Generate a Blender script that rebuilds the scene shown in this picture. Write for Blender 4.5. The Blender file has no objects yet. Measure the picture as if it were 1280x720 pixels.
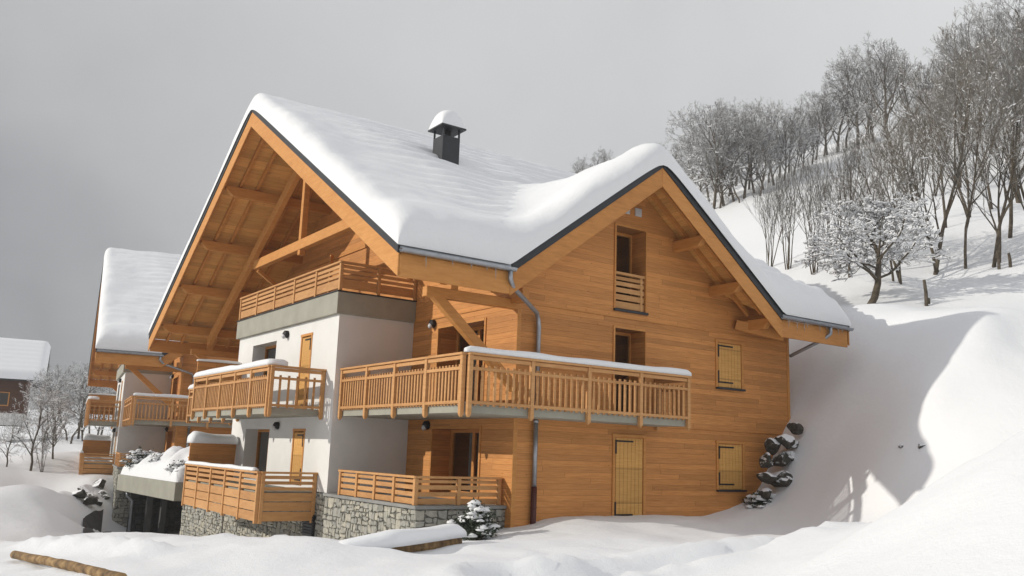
import bpy, bmesh, math, random
import numpy as np
from mathutils import Vector, Matrix
R = math.radians
SC = bpy.context.scene
COL = SC.collection
rnd = random.Random(7)

# ------------------------------------------------------------------ helpers
class MB:
    """collects simple solids; build() links them as ONE mesh object"""
    def __init__(s): s.v = []; s.f = []
    def add(s, vs, fs):
        o = len(s.v); s.v += [tuple(map(float, p)) for p in vs]; s.f += [tuple(i + o for i in q) for q in fs]; return s
    def box(s, x0, y0, z0, x1, y1, z1):
        vs = [(x, y, z) for x in (x0, x1) for y in (y0, y1) for z in (z0, z1)]
        return s.add(vs, [(0,1,3,2),(4,6,7,5),(0,4,5,1),(2,3,7,6),(0,2,6,4),(1,5,7,3)])
    def beam(s, p, q, w, h, up=(0,0,1)):
        p = Vector(p); q = Vector(q); d = (q-p).normalized(); up = Vector(up)
        a = d.cross(up)
        if a.length < 1e-4: a = d.cross(Vector((0,1,0)))
        a.normalize(); b = a.cross(d).normalized()
        vs = [c + a*i*w/2 + b*j*h/2 for c in (p, q) for i in (-1,1) for j in (-1,1)]
        return s.add(vs, [(0,1,3,2),(4,6,7,5),(0,4,5,1),(2,3,7,6),(0,2,6,4),(1,5,7,3)])
    def prism(s, poly, vec):
        n = len(poly); vec = Vector(vec); P = [Vector(p) for p in poly]
        return s.add(P + [p+vec for p in P], [tuple(range(n)), tuple(range(2*n-1, n-1, -1))] + [(i, (i+1)%n, (i+1)%n+n, i+n) for i in range(n)])
    def quad(s, *ps): return s.add(ps, [tuple(range(len(ps)))])
    def tube(s, pts, r, n=8, cap=True, rx=None):
        P = [Vector(p) for p in pts]; rs = r if isinstance(r, (list, tuple)) else [r]*len(P)
        o = []; fs = []; prev = None
        for i, p in enumerate(P):
            t = (P[min(i+1, len(P)-1)] - P[max(i-1, 0)]).normalized()
            if prev is None:
                a = t.cross(Vector((0,0,1)));
                if a.length < .05: a = t.cross(Vector((0,1,0)))
            else: a = prev - t*prev.dot(t)
            a.normalize(); prev = a; b = t.cross(a)
            o += [p + (a*math.cos(2*math.pi*k/n) + b*math.sin(2*math.pi*k/n))*rs[i] for k in range(n)]
        for i in range(len(P)-1):
            for k in range(n): fs.append((i*n+k, i*n+(k+1)%n, (i+1)*n+(k+1)%n, (i+1)*n+k))
        if cap: fs += [tuple(range(n-1,-1,-1)), tuple(range((len(P)-1)*n, len(P)*n))]
        return s.add(o, fs)
    def build(s, name, mat, parent=None, bevel=0, smooth=False, fix=True):
        me = bpy.data.meshes.new(name); me.from_pydata(s.v, [], s.f)
        if fix:
            bm = bmesh.new(); bm.from_mesh(me); bmesh.ops.recalc_face_normals(bm, faces=bm.faces); bm.to_mesh(me); bm.free()
        if smooth: me.polygons.foreach_set('use_smooth', [True]*len(me.polygons))
        me.materials.append(mat)
        o = bpy.data.objects.new(name, me); COL.objects.link(o)
        if parent: o.parent = parent
        if bevel:
            m = o.modifiers.new('bevel', 'BEVEL'); m.width = bevel; m.segments = 1; m.limit_method = 'ANGLE'
        return o

def tag(o, label=None, cat=None, group=None, kind=None):
    for k, v in (('label', label), ('category', cat), ('group', group), ('kind', kind)):
        if v: o[k] = v
    return o
def thing(name, label, cat, loc=(0,0,0), rz=0, group=None):
    o = bpy.data.objects.new(name, None); COL.objects.link(o); o.empty_display_size = .3
    o.location = loc; o.rotation_euler.z = rz
    return tag(o, label, cat, group)
def copy_tree(o, parent=None):
    c = o.copy(); COL.objects.link(c)
    if parent: c.parent = parent
    for ch in list(o.children): copy_tree(ch, c)
    return c

# ------------------------------------------------------------------ noise (numpy)
def _h(ix, iy, seed):
    n = (ix.astype(np.int64)*374761393 + iy.astype(np.int64)*668265263 + seed*974711) & 0x7fffffff
    n = ((n ^ (n >> 13))*1274126177) & 0x7fffffff
    return ((n ^ (n >> 16)) & 0xffff)/65535.0
def vnoise(x, y, seed=0):
    x = np.asarray(x, float); y = np.asarray(y, float)
    ix = np.floor(x); iy = np.floor(y); fx = x-ix; fy = y-iy
    fx = fx*fx*fx*(fx*(fx*6-15)+10); fy = fy*fy*fy*(fy*(fy*6-15)+10)
    a = _h(ix,iy,seed); b = _h(ix+1,iy,seed); c = _h(ix,iy+1,seed); d = _h(ix+1,iy+1,seed)
    return (a+(b-a)*fx)+((c+(d-c)*fx)-(a+(b-a)*fx))*fy
def fbm(x, y, seed=0, o=4):
    s = 0; a = 1; t = 0
    for i in range(o):
        s = s + a*(vnoise(x*2**i, y*2**i, seed+i)-.5); t += a; a *= .5
    return s/t

# ------------------------------------------------------------------ materials
def mat(name, fn):
    m = bpy.data.materials.new(name); m.use_nodes = True
    nt = m.node_tree; nt.nodes.clear()
    out = nt.nodes.new('ShaderNodeOutputMaterial')
    fn(nt, out); return m
def N(nt, t, **kw):
    n = nt.nodes.new(t)
    for k, v in kw.items():
        if k in n.inputs: n.inputs[k].default_value = v
        else: setattr(n, k, v)
    return n
def L(nt, a, b): nt.links.new(a, b)
def ramp(nt, fac, stops):
    r = nt.nodes.new('ShaderNodeValToRGB'); e = r.color_ramp.elements
    while len(e) < len(stops): e.new(.5)
    for i, (p, c) in enumerate(stops): e[i].position = p; e[i].color = (*c, 1) if len(c) == 3 else c
    L(nt, fac, r.inputs[0]); return r
def mth(nt, op, a, b=None):
    n = nt.nodes.new('ShaderNodeMath'); n.operation = op
    for i, x in enumerate((a, b)):
        if x is None: continue
        if isinstance(x, (int, float)): n.inputs[i].default_value = x
        else: L(nt, x, n.inputs[i])
    return n.outputs[0]
def mixc(nt, fac, a, b, bt='MIX'):
    n = nt.nodes.new('ShaderNodeMix'); n.data_type = 'RGBA'; n.blend_type = bt
    for i, x in ((0, fac), (6, a), (7, b)):
        if isinstance(x, (int, float)): n.inputs[i].default_value = x
        elif isinstance(x, tuple): n.inputs[i].default_value = (*x, 1)
        else: L(nt, x, n.inputs[i])
    return n.outputs[2]
def bsdf(nt, out, color=None, rough=.6, metal=0, spec=.5, bump=None, bstr=.3, bdist=.02):
    p = nt.nodes.new('ShaderNodeBsdfPrincipled')
    p.inputs['Roughness'].default_value = rough; p.inputs['Metallic'].default_value = metal
    p.inputs['Specular IOR Level'].default_value = spec
    if isinstance(color, tuple): p.inputs['Base Color'].default_value = (*color, 1)
    elif color is not None: L(nt, color, p.inputs['Base Color'])
    if bump is not None:
        b = nt.nodes.new('ShaderNodeBump'); b.inputs['Strength'].default_value = bstr; b.inputs['Distance'].default_value = bdist
        L(nt, bump, b.inputs['Height']); L(nt, b.outputs[0], p.inputs['Normal'])
    L(nt, p.outputs[0], out.inputs[0]); return p
def coords(nt): return nt.nodes.new('ShaderNodeTexCoord').outputs['Object']
def noise(nt, vec, scale, detail=4, rough=.5, stretch=None):
    if stretch:
        mp = nt.nodes.new('ShaderNodeMapping'); mp.inputs['Scale'].default_value = stretch; L(nt, vec, mp.inputs[0]); vec = mp.outputs[0]
    n = nt.nodes.new('ShaderNodeTexNoise'); n.inputs['Scale'].default_value = scale; n.inputs['Detail'].default_value = detail
    n.inputs['Roughness'].default_value = rough; L(nt, vec, n.inputs['Vector']); return n.outputs[0]

def planks(dark, mid, light, ph=.145):
    """horizontal boarding: every board has its own tone, grain, knots and a groove"""
    def fn(nt, out):
        c = coords(nt); sx = nt.nodes.new('ShaderNodeSeparateXYZ'); L(nt, c, sx.inputs[0])
        row = mth(nt, 'DIVIDE', sx.outputs[2], ph); fl = mth(nt, 'FLOOR', row); fr = mth(nt, 'FRACT', row)
        u = mth(nt, 'ADD', sx.outputs[0], sx.outputs[1])
        w1 = N(nt, 'ShaderNodeTexWhiteNoise', noise_dimensions='1D'); L(nt, fl, w1.inputs['W'])
        us = mth(nt, 'ADD', mth(nt, 'DIVIDE', u, 4.1), mth(nt, 'MULTIPLY', w1.outputs[0], 7.3)); bid = mth(nt, 'FLOOR', us); bfr = mth(nt, 'FRACT', us)
        cb = nt.nodes.new('ShaderNodeCombineXYZ'); L(nt, fl, cb.inputs[0]); L(nt, bid, cb.inputs[1])
        w2 = N(nt, 'ShaderNodeTexWhiteNoise', noise_dimensions='2D'); L(nt, cb.outputs[0], w2.inputs['Vector'])
        off = nt.nodes.new('ShaderNodeCombineXYZ'); L(nt, u, off.inputs[0]); L(nt, mth(nt,'MULTIPLY', w2.outputs[0], 40.), off.inputs[1]); L(nt, sx.outputs[2], off.inputs[2])
        g = noise(nt, off.outputs[0], 3., 6, .62, (.7, 1, 16))
        big = noise(nt, c, .55, 3, .5)
        col = ramp(nt, g, [(.22, dark), (.5, mid), (.78, light)]).outputs[0]
        tone = mth(nt, 'ADD', mth(nt, 'MULTIPLY', w2.outputs[0], .3), mth(nt, 'ADD', mth(nt, 'MULTIPLY', big, .3), .7))
        cm = nt.nodes.new('ShaderNodeCombineXYZ')
        for i in range(3): L(nt, tone, cm.inputs[i])
        col = mixc(nt, 1., col, cm.outputs[0], 'MULTIPLY')
        vo = N(nt, 'ShaderNodeTexVoronoi', feature='F1', Scale=1.); vm = nt.nodes.new('ShaderNodeMapping'); vm.inputs['Scale'].default_value = (2.2, 2.2, 4.4); L(nt, off.outputs[0], vm.inputs[0]); L(nt, vm.outputs[0], vo.inputs['Vector'])
        kn = ramp(nt, vo.outputs['Distance'], [(.03, (1,1,1)), (.085, (0,0,0))]).outputs[0]
        col = mixc(nt, mth(nt, 'MULTIPLY', kn, .6), col, (dark[0]*.45, dark[1]*.4, dark[2]*.4))
        gr = mth(nt, 'MINIMUM', ramp(nt, fr, [(.0, (0,0,0)), (.07, (1,1,1))]).outputs[0], ramp(nt, bfr, [(.0, (0,0,0)), (.004, (1,1,1))]).outputs[0])
        col = mixc(nt, mth(nt, 'MULTIPLY', mth(nt, 'SUBTRACT', 1., gr), .6), col, (dark[0]*.4, dark[1]*.4, dark[2]*.4))
        hgt = mth(nt, 'ADD', mth(nt, 'MULTIPLY', gr, 1.), mth(nt, 'MULTIPLY', g, .25))
        bsdf(nt, out, col, .62, spec=.3, bump=hgt, bstr=.5, bdist=.008)
    return fn
def timber(dark, mid, light):
    def fn(nt, out):
        c = coords(nt); gi = nt.nodes.new('ShaderNodeNewGeometry'); oi = nt.nodes.new('ShaderNodeObjectInfo')
        ad = nt.nodes.new('ShaderNodeVectorMath'); ad.operation = 'ADD'; L(nt, c, ad.inputs[0])
        cb = nt.nodes.new('ShaderNodeCombineXYZ'); L(nt, mth(nt, 'MULTIPLY', gi.outputs['Random Per Island'], 31.), cb.inputs[0]); L(nt, cb.outputs[0], ad.inputs[1])
        g = noise(nt, ad.outputs[0], 2.2, 5, .6, (1.2, 1.2, 7.)); g2 = noise(nt, c, 1.1, 3)
        f = mth(nt, 'ADD', mth(nt, 'MULTIPLY', g, .6), mth(nt, 'ADD', mth(nt, 'MULTIPLY', g2, .25), mth(nt, 'MULTIPLY', gi.outputs['Random Per Island'], .2)))
        col = ramp(nt, f, [(.25, dark), (.5, mid), (.8, light)]).outputs[0]
        bsdf(nt, out, col, .6, spec=.3, bump=g, bstr=.15, bdist=.006)
    return fn
def flat(col, rough=.6, metal=0, var=.25, sc=4., bstr=.15, spec=.4):
    def fn(nt, out):
        c = coords(nt); n = noise(nt, c, sc, 6, .6)
        cc = ramp(nt, n, [(.25, tuple(x*(1-var) for x in col)), (.75, tuple(min(1, x*(1+var*.6)) for x in col))]).outputs[0]
        bsdf(nt, out, cc, rough, metal, spec, n, bstr, .01)
    return fn
M = {}
M['planks'] = mat('larch boarding', planks((.41,.163,.046), (.555,.243,.072), (.66,.315,.108)))
M['soffit'] = mat('soffit boards', planks((.52,.25,.07), (.65,.33,.1), (.74,.42,.145), .11))
M['timber'] = mat('larch timber', timber((.39,.16,.042), (.53,.232,.062), (.64,.31,.095)))
M['rail'] = mat('oiled railing wood', timber((.36,.17,.062), (.5,.255,.096), (.64,.355,.15)))
M['shutter'] = mat('pale shutter wood', planks((.52,.265,.07), (.64,.345,.1), (.72,.42,.145), .0 + .9))
def stucco(nt, out):
    c = coords(nt); n = noise(nt, c, 60., 4, .6); b = noise(nt, c, .8, 4); s = noise(nt, c, 3., 4, .6)
    col = ramp(nt, mth(nt, 'ADD', mth(nt, 'MULTIPLY', b, .6), mth(nt, 'MULTIPLY', s, .4)), [(.3, (.70,.69,.665)), (.62, (.76,.75,.73))]).outputs[0]
    bsdf(nt, out, col, .85, spec=.2, bump=n, bstr=.25, bdist=.006)
M['stucco'] = mat('white stucco', stucco)
M['olive'] = mat('olive grey render', flat((.34,.33,.275), .8, 0, .16, 1.6, .1))
M['slate'] = mat('dark slate metal', flat((.035,.037,.042), .5, .2, .3, 3.))
M['zinc'] = mat('zinc sheet', flat((.36,.38,.41), .38, .75, .2, 5., .05))
M['rust'] = mat('oxblood pipe', flat((.075,.018,.014), .45, 0, .2, 6.))
M['black'] = mat('black iron', flat((.012,.012,.013), .5, 0, .2, 8.))
M['glass_lamp'] = mat('frosted lamp glass', flat((.55,.56,.58), .25, 0, .1, 5., 0))
M['curtain'] = mat('white curtain', flat((.82,.82,.8), .9, 0, .12, 9.))
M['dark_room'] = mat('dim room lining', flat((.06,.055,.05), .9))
M['concrete'] = mat('grey concrete', flat((.27,.27,.26), .85, 0, .25, 2.))
M['vent'] = mat('white vent grille', flat((.6,.6,.6), .5, 0, .1, 8.))
M['asphalt'] = mat('wet asphalt', flat((.075,.07,.068), .85, 0, .4, 3.))
def pane(nt, out):
    t = N(nt, 'ShaderNodeBsdfTransparent'); t.inputs[0].default_value = (.8,.83,.84,1)
    g = N(nt, 'ShaderNodeBsdfGlossy', Roughness=.02); g.inputs[0].default_value = (.9,.93,.95,1)
    fr = N(nt, 'ShaderNodeFresnel', IOR=1.6); mx = nt.nodes.new('ShaderNodeMixShader')
    L(nt, mth(nt, 'ADD', fr.outputs[0], .16), mx.inputs[0]); L(nt, t.outputs[0], mx.inputs[1]); L(nt, g.outputs[0], mx.inputs[2]); L(nt, mx.outputs[0], out.inputs[0])
M['pane'] = mat('window pane', pane)
def stone(nt, out):
    c = coords(nt); gi = nt.nodes.new('ShaderNodeNewGeometry').outputs['Random Per Island']
    n = noise(nt, c, 7., 6, .65); n2 = noise(nt, c, 26., 4, .6)
    base = ramp(nt, gi, [(0, (.30,.30,.28)), (.3, (.46,.45,.40)), (.55, (.38,.38,.36)), (.8, (.52,.49,.42)), (1, (.34,.345,.335))]).outputs[0]
    v = ramp(nt, mth(nt, 'ADD', mth(nt, 'MULTIPLY', n, .7), mth(nt, 'MULTIPLY', n2, .3)), [(.3, (.62,.62,.6)), (.68, (1.12,1.1,1.05))]).outputs[0]
    bsdf(nt, out, mixc(nt, 1., base, v, 'MULTIPLY'), .85, spec=.25, bump=mth(nt, 'ADD', n, mth(nt, 'MULTIPLY', n2, .4)), bstr=.7, bdist=.03)
M['stone'] = mat('schist stone', stone)
M['mortar'] = mat('stone mortar', flat((.17,.165,.15), .95, 0, .3, 8.))
def stone_shaded(nt, out):  # darker copy of the schist: carport interior shade put into its colour
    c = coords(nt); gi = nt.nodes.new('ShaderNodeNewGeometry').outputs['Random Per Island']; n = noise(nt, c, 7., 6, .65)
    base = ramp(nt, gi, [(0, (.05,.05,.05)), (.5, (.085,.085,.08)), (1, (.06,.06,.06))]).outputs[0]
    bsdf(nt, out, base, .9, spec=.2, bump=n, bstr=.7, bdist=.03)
M['stone_shaded'] = mat('schist with carport shade', stone_shaded); M['mortar_shaded'] = mat('mortar with carport shade', flat((.04,.04,.038), .95, 0, .3, 8.))  # the carport mortar carries the same shade in its colour
def boulder(nt, out):
    c = coords(nt); n = noise(nt, c, 3., 8, .65); g = nt.nodes.new('ShaderNodeNewGeometry'); s = nt.nodes.new('ShaderNodeSeparateXYZ'); L(nt, g.outputs['Normal'], s.inputs[0])
    col = ramp(nt, n, [(.3, (.022,.02,.016)), (.55, (.065,.058,.045)), (.75, (.14,.13,.105))]).outputs[0]
    f = ramp(nt, mth(nt, 'ADD', s.outputs[2], mth(nt, 'MULTIPLY', n, .5)), [(.6, (0,0,0)), (.74, (1,1,1))]).outputs[0]
    bsdf(nt, out, mixc(nt, f, col, (.82,.83,.85)), .85, bump=n, bstr=.8, bdist=.06)
M['boulder'] = mat('snow topped rock', boulder)
def snow(scale=1.):
    def fn(nt, out):
        c = coords(nt); n = noise(nt, c, 9.*scale, 8, .68); n2 = noise(nt, c, 60.*scale, 4, .7); n3 = noise(nt, c, 1.6, 4, .5)
        h = mth(nt, 'ADD', mth(nt, 'MULTIPLY', n, .6), mth(nt, 'ADD', mth(nt, 'MULTIPLY', n2, .25), mth(nt, 'MULTIPLY', n3, .8)))
        p = bsdf(nt, out, (.81,.818,.832), .7, spec=.25, bump=h, bstr=.42, bdist=.06)
    return fn
M['snow'] = mat('fresh snow', snow())
M['snow_ground'] = mat('snow field', snow(.8))
def bark(dark, light, lo, hi):
    def fn(nt, out):
        c = coords(nt); n = noise(nt, c, 2.5, 5, .65); g = nt.nodes.new('ShaderNodeNewGeometry'); s = nt.nodes.new('ShaderNodeSeparateXYZ'); L(nt, g.outputs['Normal'], s.inputs[0])
        col = ramp(nt, n, [(.3, dark), (.7, light)]).outputs[0]
        f = ramp(nt, mth(nt, 'ADD', s.outputs[2], mth(nt, 'MULTIPLY', mth(nt, 'SUBTRACT', n, .5), 1.1)), [(lo, (0,0,0)), (hi, (1,1,1))]).outputs[0]
        bsdf(nt, out, mixc(nt, f, col, (.82,.83,.85)), .9, spec=.1, bump=n, bstr=.4, bdist=.03)
    return fn
M['bark'] = mat('grey bark', bark((.055,.045,.034), (.15,.125,.095), .62, .75))
M['twig'] = mat('bare twigs', bark((.11,.104,.096), (.21,.2,.185), .3, .5))
M['twig_brown'] = mat('bare brown twigs', bark((.115,.1,.08), (.21,.185,.15), .36, .56))
M['twig_frost'] = mat('frosted twigs', bark((.10,.095,.09), (.2,.19,.18), .05, .35))
M['leaf'] = mat('dark evergreen leaf', flat((.045,.06,.035), .6, 0, .5, 9.))
def logwood(nt, out):
    c = coords(nt); n = noise(nt, c, 6., 6, .6, (1, 1, 1)); col = ramp(nt, n, [(.32, (.07,.04,.018)), (.5, (.22,.13,.05)), (.72, (.42,.28,.13))]).outputs[0]
    bsdf(nt, out, col, .8, bump=n, bstr=.5, bdist=.02)
M['log'] = mat('weathered log', logwood)

# ------------------------------------------------------------------ camera
CAM = Vector((-12.725, -18.103, -.578)); FPX = 1103.86
yaw, pitch, roll = R(-34.659), R(10.580), R(2.044)
fw = Vector((-math.sin(yaw)*math.cos(pitch), math.cos(yaw)*math.cos(pitch), math.sin(pitch)))
r0 = Vector((math.cos(yaw), math.sin(yaw), 0)); u0 = r0.cross(fw)
rt = r0*math.cos(roll) + u0*math.sin(roll); up = -r0*math.sin(roll) + u0*math.cos(roll)
cd = bpy.data.cameras.new('camera'); cam = bpy.data.objects.new('camera', cd); COL.objects.link(cam)
cam.matrix_world = Matrix(((rt.x, up.x, -fw.x, CAM.x), (rt.y, up.y, -fw.y, CAM.y), (rt.z, up.z, -fw.z, CAM.z), (0,0,0,1)))
cd.sensor_width = 36; cd.lens = FPX/1280*36; cd.clip_end = 5000; cd.clip_start = .1
SC.camera = cam
def at(px, py, d): return CAM + (fw + rt*((px-640)/FPX) - up*((py-360)/FPX))*d

# ------------------------------------------------------------------ light
SUN = Vector((-1, .41, .41)).normalized()
sd = bpy.data.lights.new('sun', 'SUN'); so = bpy.data.objects.new('sun', sd); COL.objects.link(so)
sd.energy = 3.05; sd.angle = R(.6); sd.color = (1, .95, .855)
so.rotation_euler = SUN.to_track_quat('Z', 'Y').to_euler(); so.location = SUN*60
w = bpy.data.worlds.new('World'); SC.world = w; w.use_nodes = True; nt = w.node_tree; nt.nodes.clear()
wo = nt.nodes.new('ShaderNodeOutputWorld'); bg1 = nt.nodes.new('ShaderNodeBackground'); bg2 = nt.nodes.new('ShaderNodeBackground'); mx = nt.nodes.new('ShaderNodeMixShader')
sky = nt.nodes.new('ShaderNodeTexSky'); sky.sky_type = 'NISHITA'; sky.sun_disc = False
sky.sun_elevation = math.asin(SUN.z); sky.sun_rotation = math.atan2(SUN.x, SUN.y)
L(nt, sky.outputs[0], bg1.inputs[0]); bg1.inputs[1].default_value = .08
tc = nt.nodes.new('ShaderNodeTexCoord'); g = tc.outputs['Generated']
dp = nt.nodes.new('ShaderNodeVectorMath'); dp.operation = 'DOT_PRODUCT'; L(nt, g, dp.inputs[0])
dv = (rt*.8 + Vector((0,0,1))*.6 + Vector((fw.x,fw.y,0))*.3); dp.inputs[1].default_value = dv
n1 = noise(nt, g, 2.2, 5, .5); n2 = noise(nt, g, 9., 4, .5)
f = mth(nt, 'ADD', dp.outputs['Value'], mth(nt, 'ADD', mth(nt, 'MULTIPLY', mth(nt, 'SUBTRACT', n1, .5), .75), mth(nt, 'MULTIPLY', mth(nt, 'SUBTRACT', n2, .5), .05)))
cr = ramp(nt, mth(nt, 'ADD', mth(nt, 'MULTIPLY', f, .5), .5), [(.06, (.46,.47,.495)), (.30, (.40,.41,.44)), (.44, (.30,.305,.32)), (.54, (.47,.475,.485)), (.76, (.655,.66,.665)), (.94, (.82,.825,.825))])
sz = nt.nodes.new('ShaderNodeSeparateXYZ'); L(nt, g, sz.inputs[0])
zen = ramp(nt, sz.outputs[2], [(.5, (1,1,1)), (.85, (1.18,1.19,1.23))])      # unseen zenith brightened, added to lift the light on upward-facing snow
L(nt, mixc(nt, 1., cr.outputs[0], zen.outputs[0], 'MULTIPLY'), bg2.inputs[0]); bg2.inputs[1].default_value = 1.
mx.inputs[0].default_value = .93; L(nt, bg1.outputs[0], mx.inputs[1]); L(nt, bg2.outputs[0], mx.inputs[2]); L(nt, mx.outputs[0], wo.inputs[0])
SC.view_settings.view_transform = 'Standard'; SC.view_settings.look = 'None'; SC.view_settings.exposure = .05; SC.view_settings.gamma = 1
SC.view_settings.use_curve_mapping = False
SC.render.engine = 'CYCLES'
SC.cycles.max_bounces = 6; SC.cycles.diffuse_bounces = 3; SC.cycles.transparent_max_bounces = 8; SC.cycles.caustics_reflective = False; SC.cycles.caustics_refractive = False

# ------------------------------------------------------------------ terrain
#CTRL
PD = [(0,608,40),(40,606,41),(80,606,42.5),(116,607,45),(0,640,35),(60,642,36.5),(0,665,31),(60,662,33.5),(112,660,38),(0,590,46),(60,580,50),(118,566,56),(118,640,42.5),(1000,505,28.4),(1060,386,30.5),(1280,392,27),(1280,440,24.5),(1280,500,22),(1215,500,22.6),(1040,640,23),(1090,655,19.5),(640,720,11),(400,676,14),(280,686,14),
 (160,696,14),(570,680,16),(485,692,14.5),(17,702,14),(60,714,12.8),(110,724,11.8),(30,672,16.5),(90,668,16),(150,672,15.5),(210,676,15),
 (1280,548,7),(1240,572,7.2),(1200,602,7.5),(1160,642,7.8),(1120,690,8),(1060,770,8.5),
 (100,555,70),(905,252,100),(1000,205,120),(1070,175,130),(1280,240,80),(1158,383,31),(1083,380,33),(1128,352,37.5),(1170,348,38),(1243,335,38.5),(1280,318,39),(1030,345,40),(970,330,44),
 (0,520,150),(100,520,150),(300,490,150),(500,420,180),(640,330,200),(730,235,220),(1000,300,75),(1150,270,60),(850,230,160),(30,575,58),(905,330,170),(1000,290,190),(1070,260,200),(1180,130,150),(1280,60,170),(1280,160,240),(0,530,300),(100,530,300),(300,520,300),(500,470,300),(700,330,300)]
# points of the bank right of the chalet, found from where the roof's shadow falls on it
BANK = [(13.77,-4.82,4.02),(13.78,-3.46,4.01),(13.72,-2.44,4.03),(13.74,-1.73,4.03),(12.98,-5.22,3.88),(12.02,-5.22,3.17),(10.89,-5.22,2.34),(9.88,-5.2,1.66),(9.48,-5.19,1.3),(8.96,-5.31,.66),(8.71,-5.58,.21),(8.3,-6.1,-.4),
 (11.6,-1.5,2.0),(12.6,-.5,2.9),(10.5,-3,1.15),(9.2,-3.2,-.2),(8.3,-3.6,-1.15),(9.5,-2.1,-.45),(10.55,-1.4,.75),(9.2,-.95,-1.1),(9.75,-.9,0.),(8.7,-1.,-1.65),(10.3,-.7,.4),(10.8,.3,1.05),(7.4,-4.2,-1.65),(6.9,-5.4,-1.75),(11.5,6,2.2)]
CT = [tuple(at(*q)) for q in PD] + BANK + [(0,0,-2.3),(2,-.6,-2.15),(5,-.5,-1.95),(8,-.5,-1.92),(9.2,-.2,-1.6),(1.5,-5.3,-2.3),(-1.2,-4.6,-2.15),(4,-4,-2.25),(-2.6,-.6,-2.9),
 (12,12,2.8),(12,20,2.0),(16,10,4.),(16,20,4.),(16,35,4.),(26,20,8.),(5,10,-2.5),(5,16,-3.2),(0,22,-5.3),(-3,25,-5.3),(-3,29,-5.4),(0,28,-5.3),(-4.5,27,-5.3),(-4.5,23,-5.2),(-5.5,30.5,-5.2),(-6,20,-4.5),(-5,12,-4.1),(-5,7,-3.6),(-3,5,-3.3),(-3,12,-4.2),(-3,17,-4.9),
 (5,40,-3.),(5,30,-4.),(-22,30,-3.0),(-16,8,-3.3),(-18,18,-3.4),(-11,6,-3.1),(-9,11,-3.7),(-30,0,-3.5),(-40,40,-5),(-12.7,-18.1,-2.25),(-10,-12,-2.2),(-15,-8,-2.4),(-18,-25,-2.2),(-5.5,-17,0.05),(-3,-14.5,-.1),(-1,-11,-1.2),(-2,-20,1.2),(4,-9,-1.7),(9,-9,-.2),(5,-15,.5),(14,-12,3.2),
 (30,-20,5),(60,-30,14),(120,-30,38),(200,0,90),(-60,-40,-6),(-90,60,-4),(-60,160,-2),(20,60,1.5),(35,80,6),(60,90,15),(35,45,10)]
CT = np.array(CT)
BUMPS = []
for _k in range(10):
    _p = at(40+_k*17, 668+_k*2.6+(_k % 3)*1.5, 15.4-_k*.22); BUMPS.append((_p.x, _p.y, .24+.07*((_k*5) % 4)/3, .12+.07*((_k*3) % 5)/4))
TRACK = (tuple(at(640,716,11.2))[:2], tuple(at(1040,684,15.))[:2])
def _phi(r): return np.where(r > 1e-9, r*r*np.log(np.maximum(r, 1e-9)), 0)
_S = 20.
_d = np.hypot(CT[:,None,0]-CT[None,:,0], CT[:,None,1]-CT[None,:,1])/_S
_n = len(CT); _A = np.zeros((_n+3, _n+3)); _A[:_n,:_n] = _phi(_d) + np.eye(_n)*.0015
_P = np.c_[np.ones(_n), CT[:,:2]/_S]; _A[:_n,_n:] = _P; _A[_n:,:_n] = _P.T
_W = np.linalg.solve(_A, np.r_[CT[:,2], 0, 0, 0])
def height(x, y):
    x = np.atleast_1d(np.asarray(x, float)); y = np.atleast_1d(np.asarray(y, float)); sh = x.shape; x = x.ravel(); y = y.ravel()
    z = np.empty_like(x)
    for i in range(0, len(x), 20000):
        s = slice(i, i+20000)
        d = np.hypot(x[s,None]-CT[None,:,0], y[s,None]-CT[None,:,1])/_S
        z[s] = _phi(d)@_W[:_n] + _W[_n] + (x[s]*_W[_n+1] + y[s]*_W[_n+2])/_S
    dist = np.hypot(x-CAM.x, y-CAM.y)
    near = np.clip(1-(dist-4)/60, 0, 1)
    z += fbm(x*.22, y*.22, 3, 3)*.55*np.clip(dist/30, .25, 2.5) + fbm(x*.9, y*.9, 9, 3)*.16*near
    # trodden track in front of the house: a shallow trench with lumpy edges
    (ax, ay), (bx, by) = TRACK
    t = np.clip(((x-ax)*(bx-ax)+(y-ay)*(by-ay))/((bx-ax)**2+(by-ay)**2), 0, 1)
    dd = np.hypot(x-ax-t*(bx-ax), y-ay-t*(by-ay)) + fbm(x*1.6, y*1.6, 21, 3)*.42
    z += -.22*np.exp(-(dd/.42)**4) + .09*np.exp(-((dd-.75)/.22)**2)*(.3+1.6*vnoise(t*34, t*3, 77)) + np.exp(-(dd/.7)**2)*fbm(x*3.2, y*3.2, 5, 2)*.09
    # loose clods and slumps along the ploughed edge and in the wheel-deep snow by the house
    cl = np.clip(vnoise(x*2.1, y*2.1, 31)-.66, 0, 1)*.9*np.clip(vnoise(x*.35, y*.35, 41)-.42, 0, .3)/.3
    z += cl*.6*np.exp(-((x+9.6)**2/14+(y+2.2)**2/5)) + np.abs(fbm(x*.4+fbm(x*.3, y*.3, 6, 2)*2, y*.4, 14, 3))*.12*near*np.clip((dist-5)/6, .2, 1) + fbm(x*3, y*3, 71, 4)*.06*near
    for (bx, by, br, bh) in BUMPS: z += bh*np.exp(-(((x-bx)**2+(y-by)**2)/br**2)**1.5)
    return z.reshape(sh)
def hz(x, y): return float(height(x, y)[0])
def axis(a0, a1, b0, b1, step, far):
    c = list(np.arange(a0, a1+1e-6, step)); s = step; x = a1
    while x < b1: s = min(s*1.07, far); x += s; c.append(x)
    s = step; x = a0
    while x > b0: s = min(s*1.07, far); x -= s; c.insert(0, x)
    return np.array(c)
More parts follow.
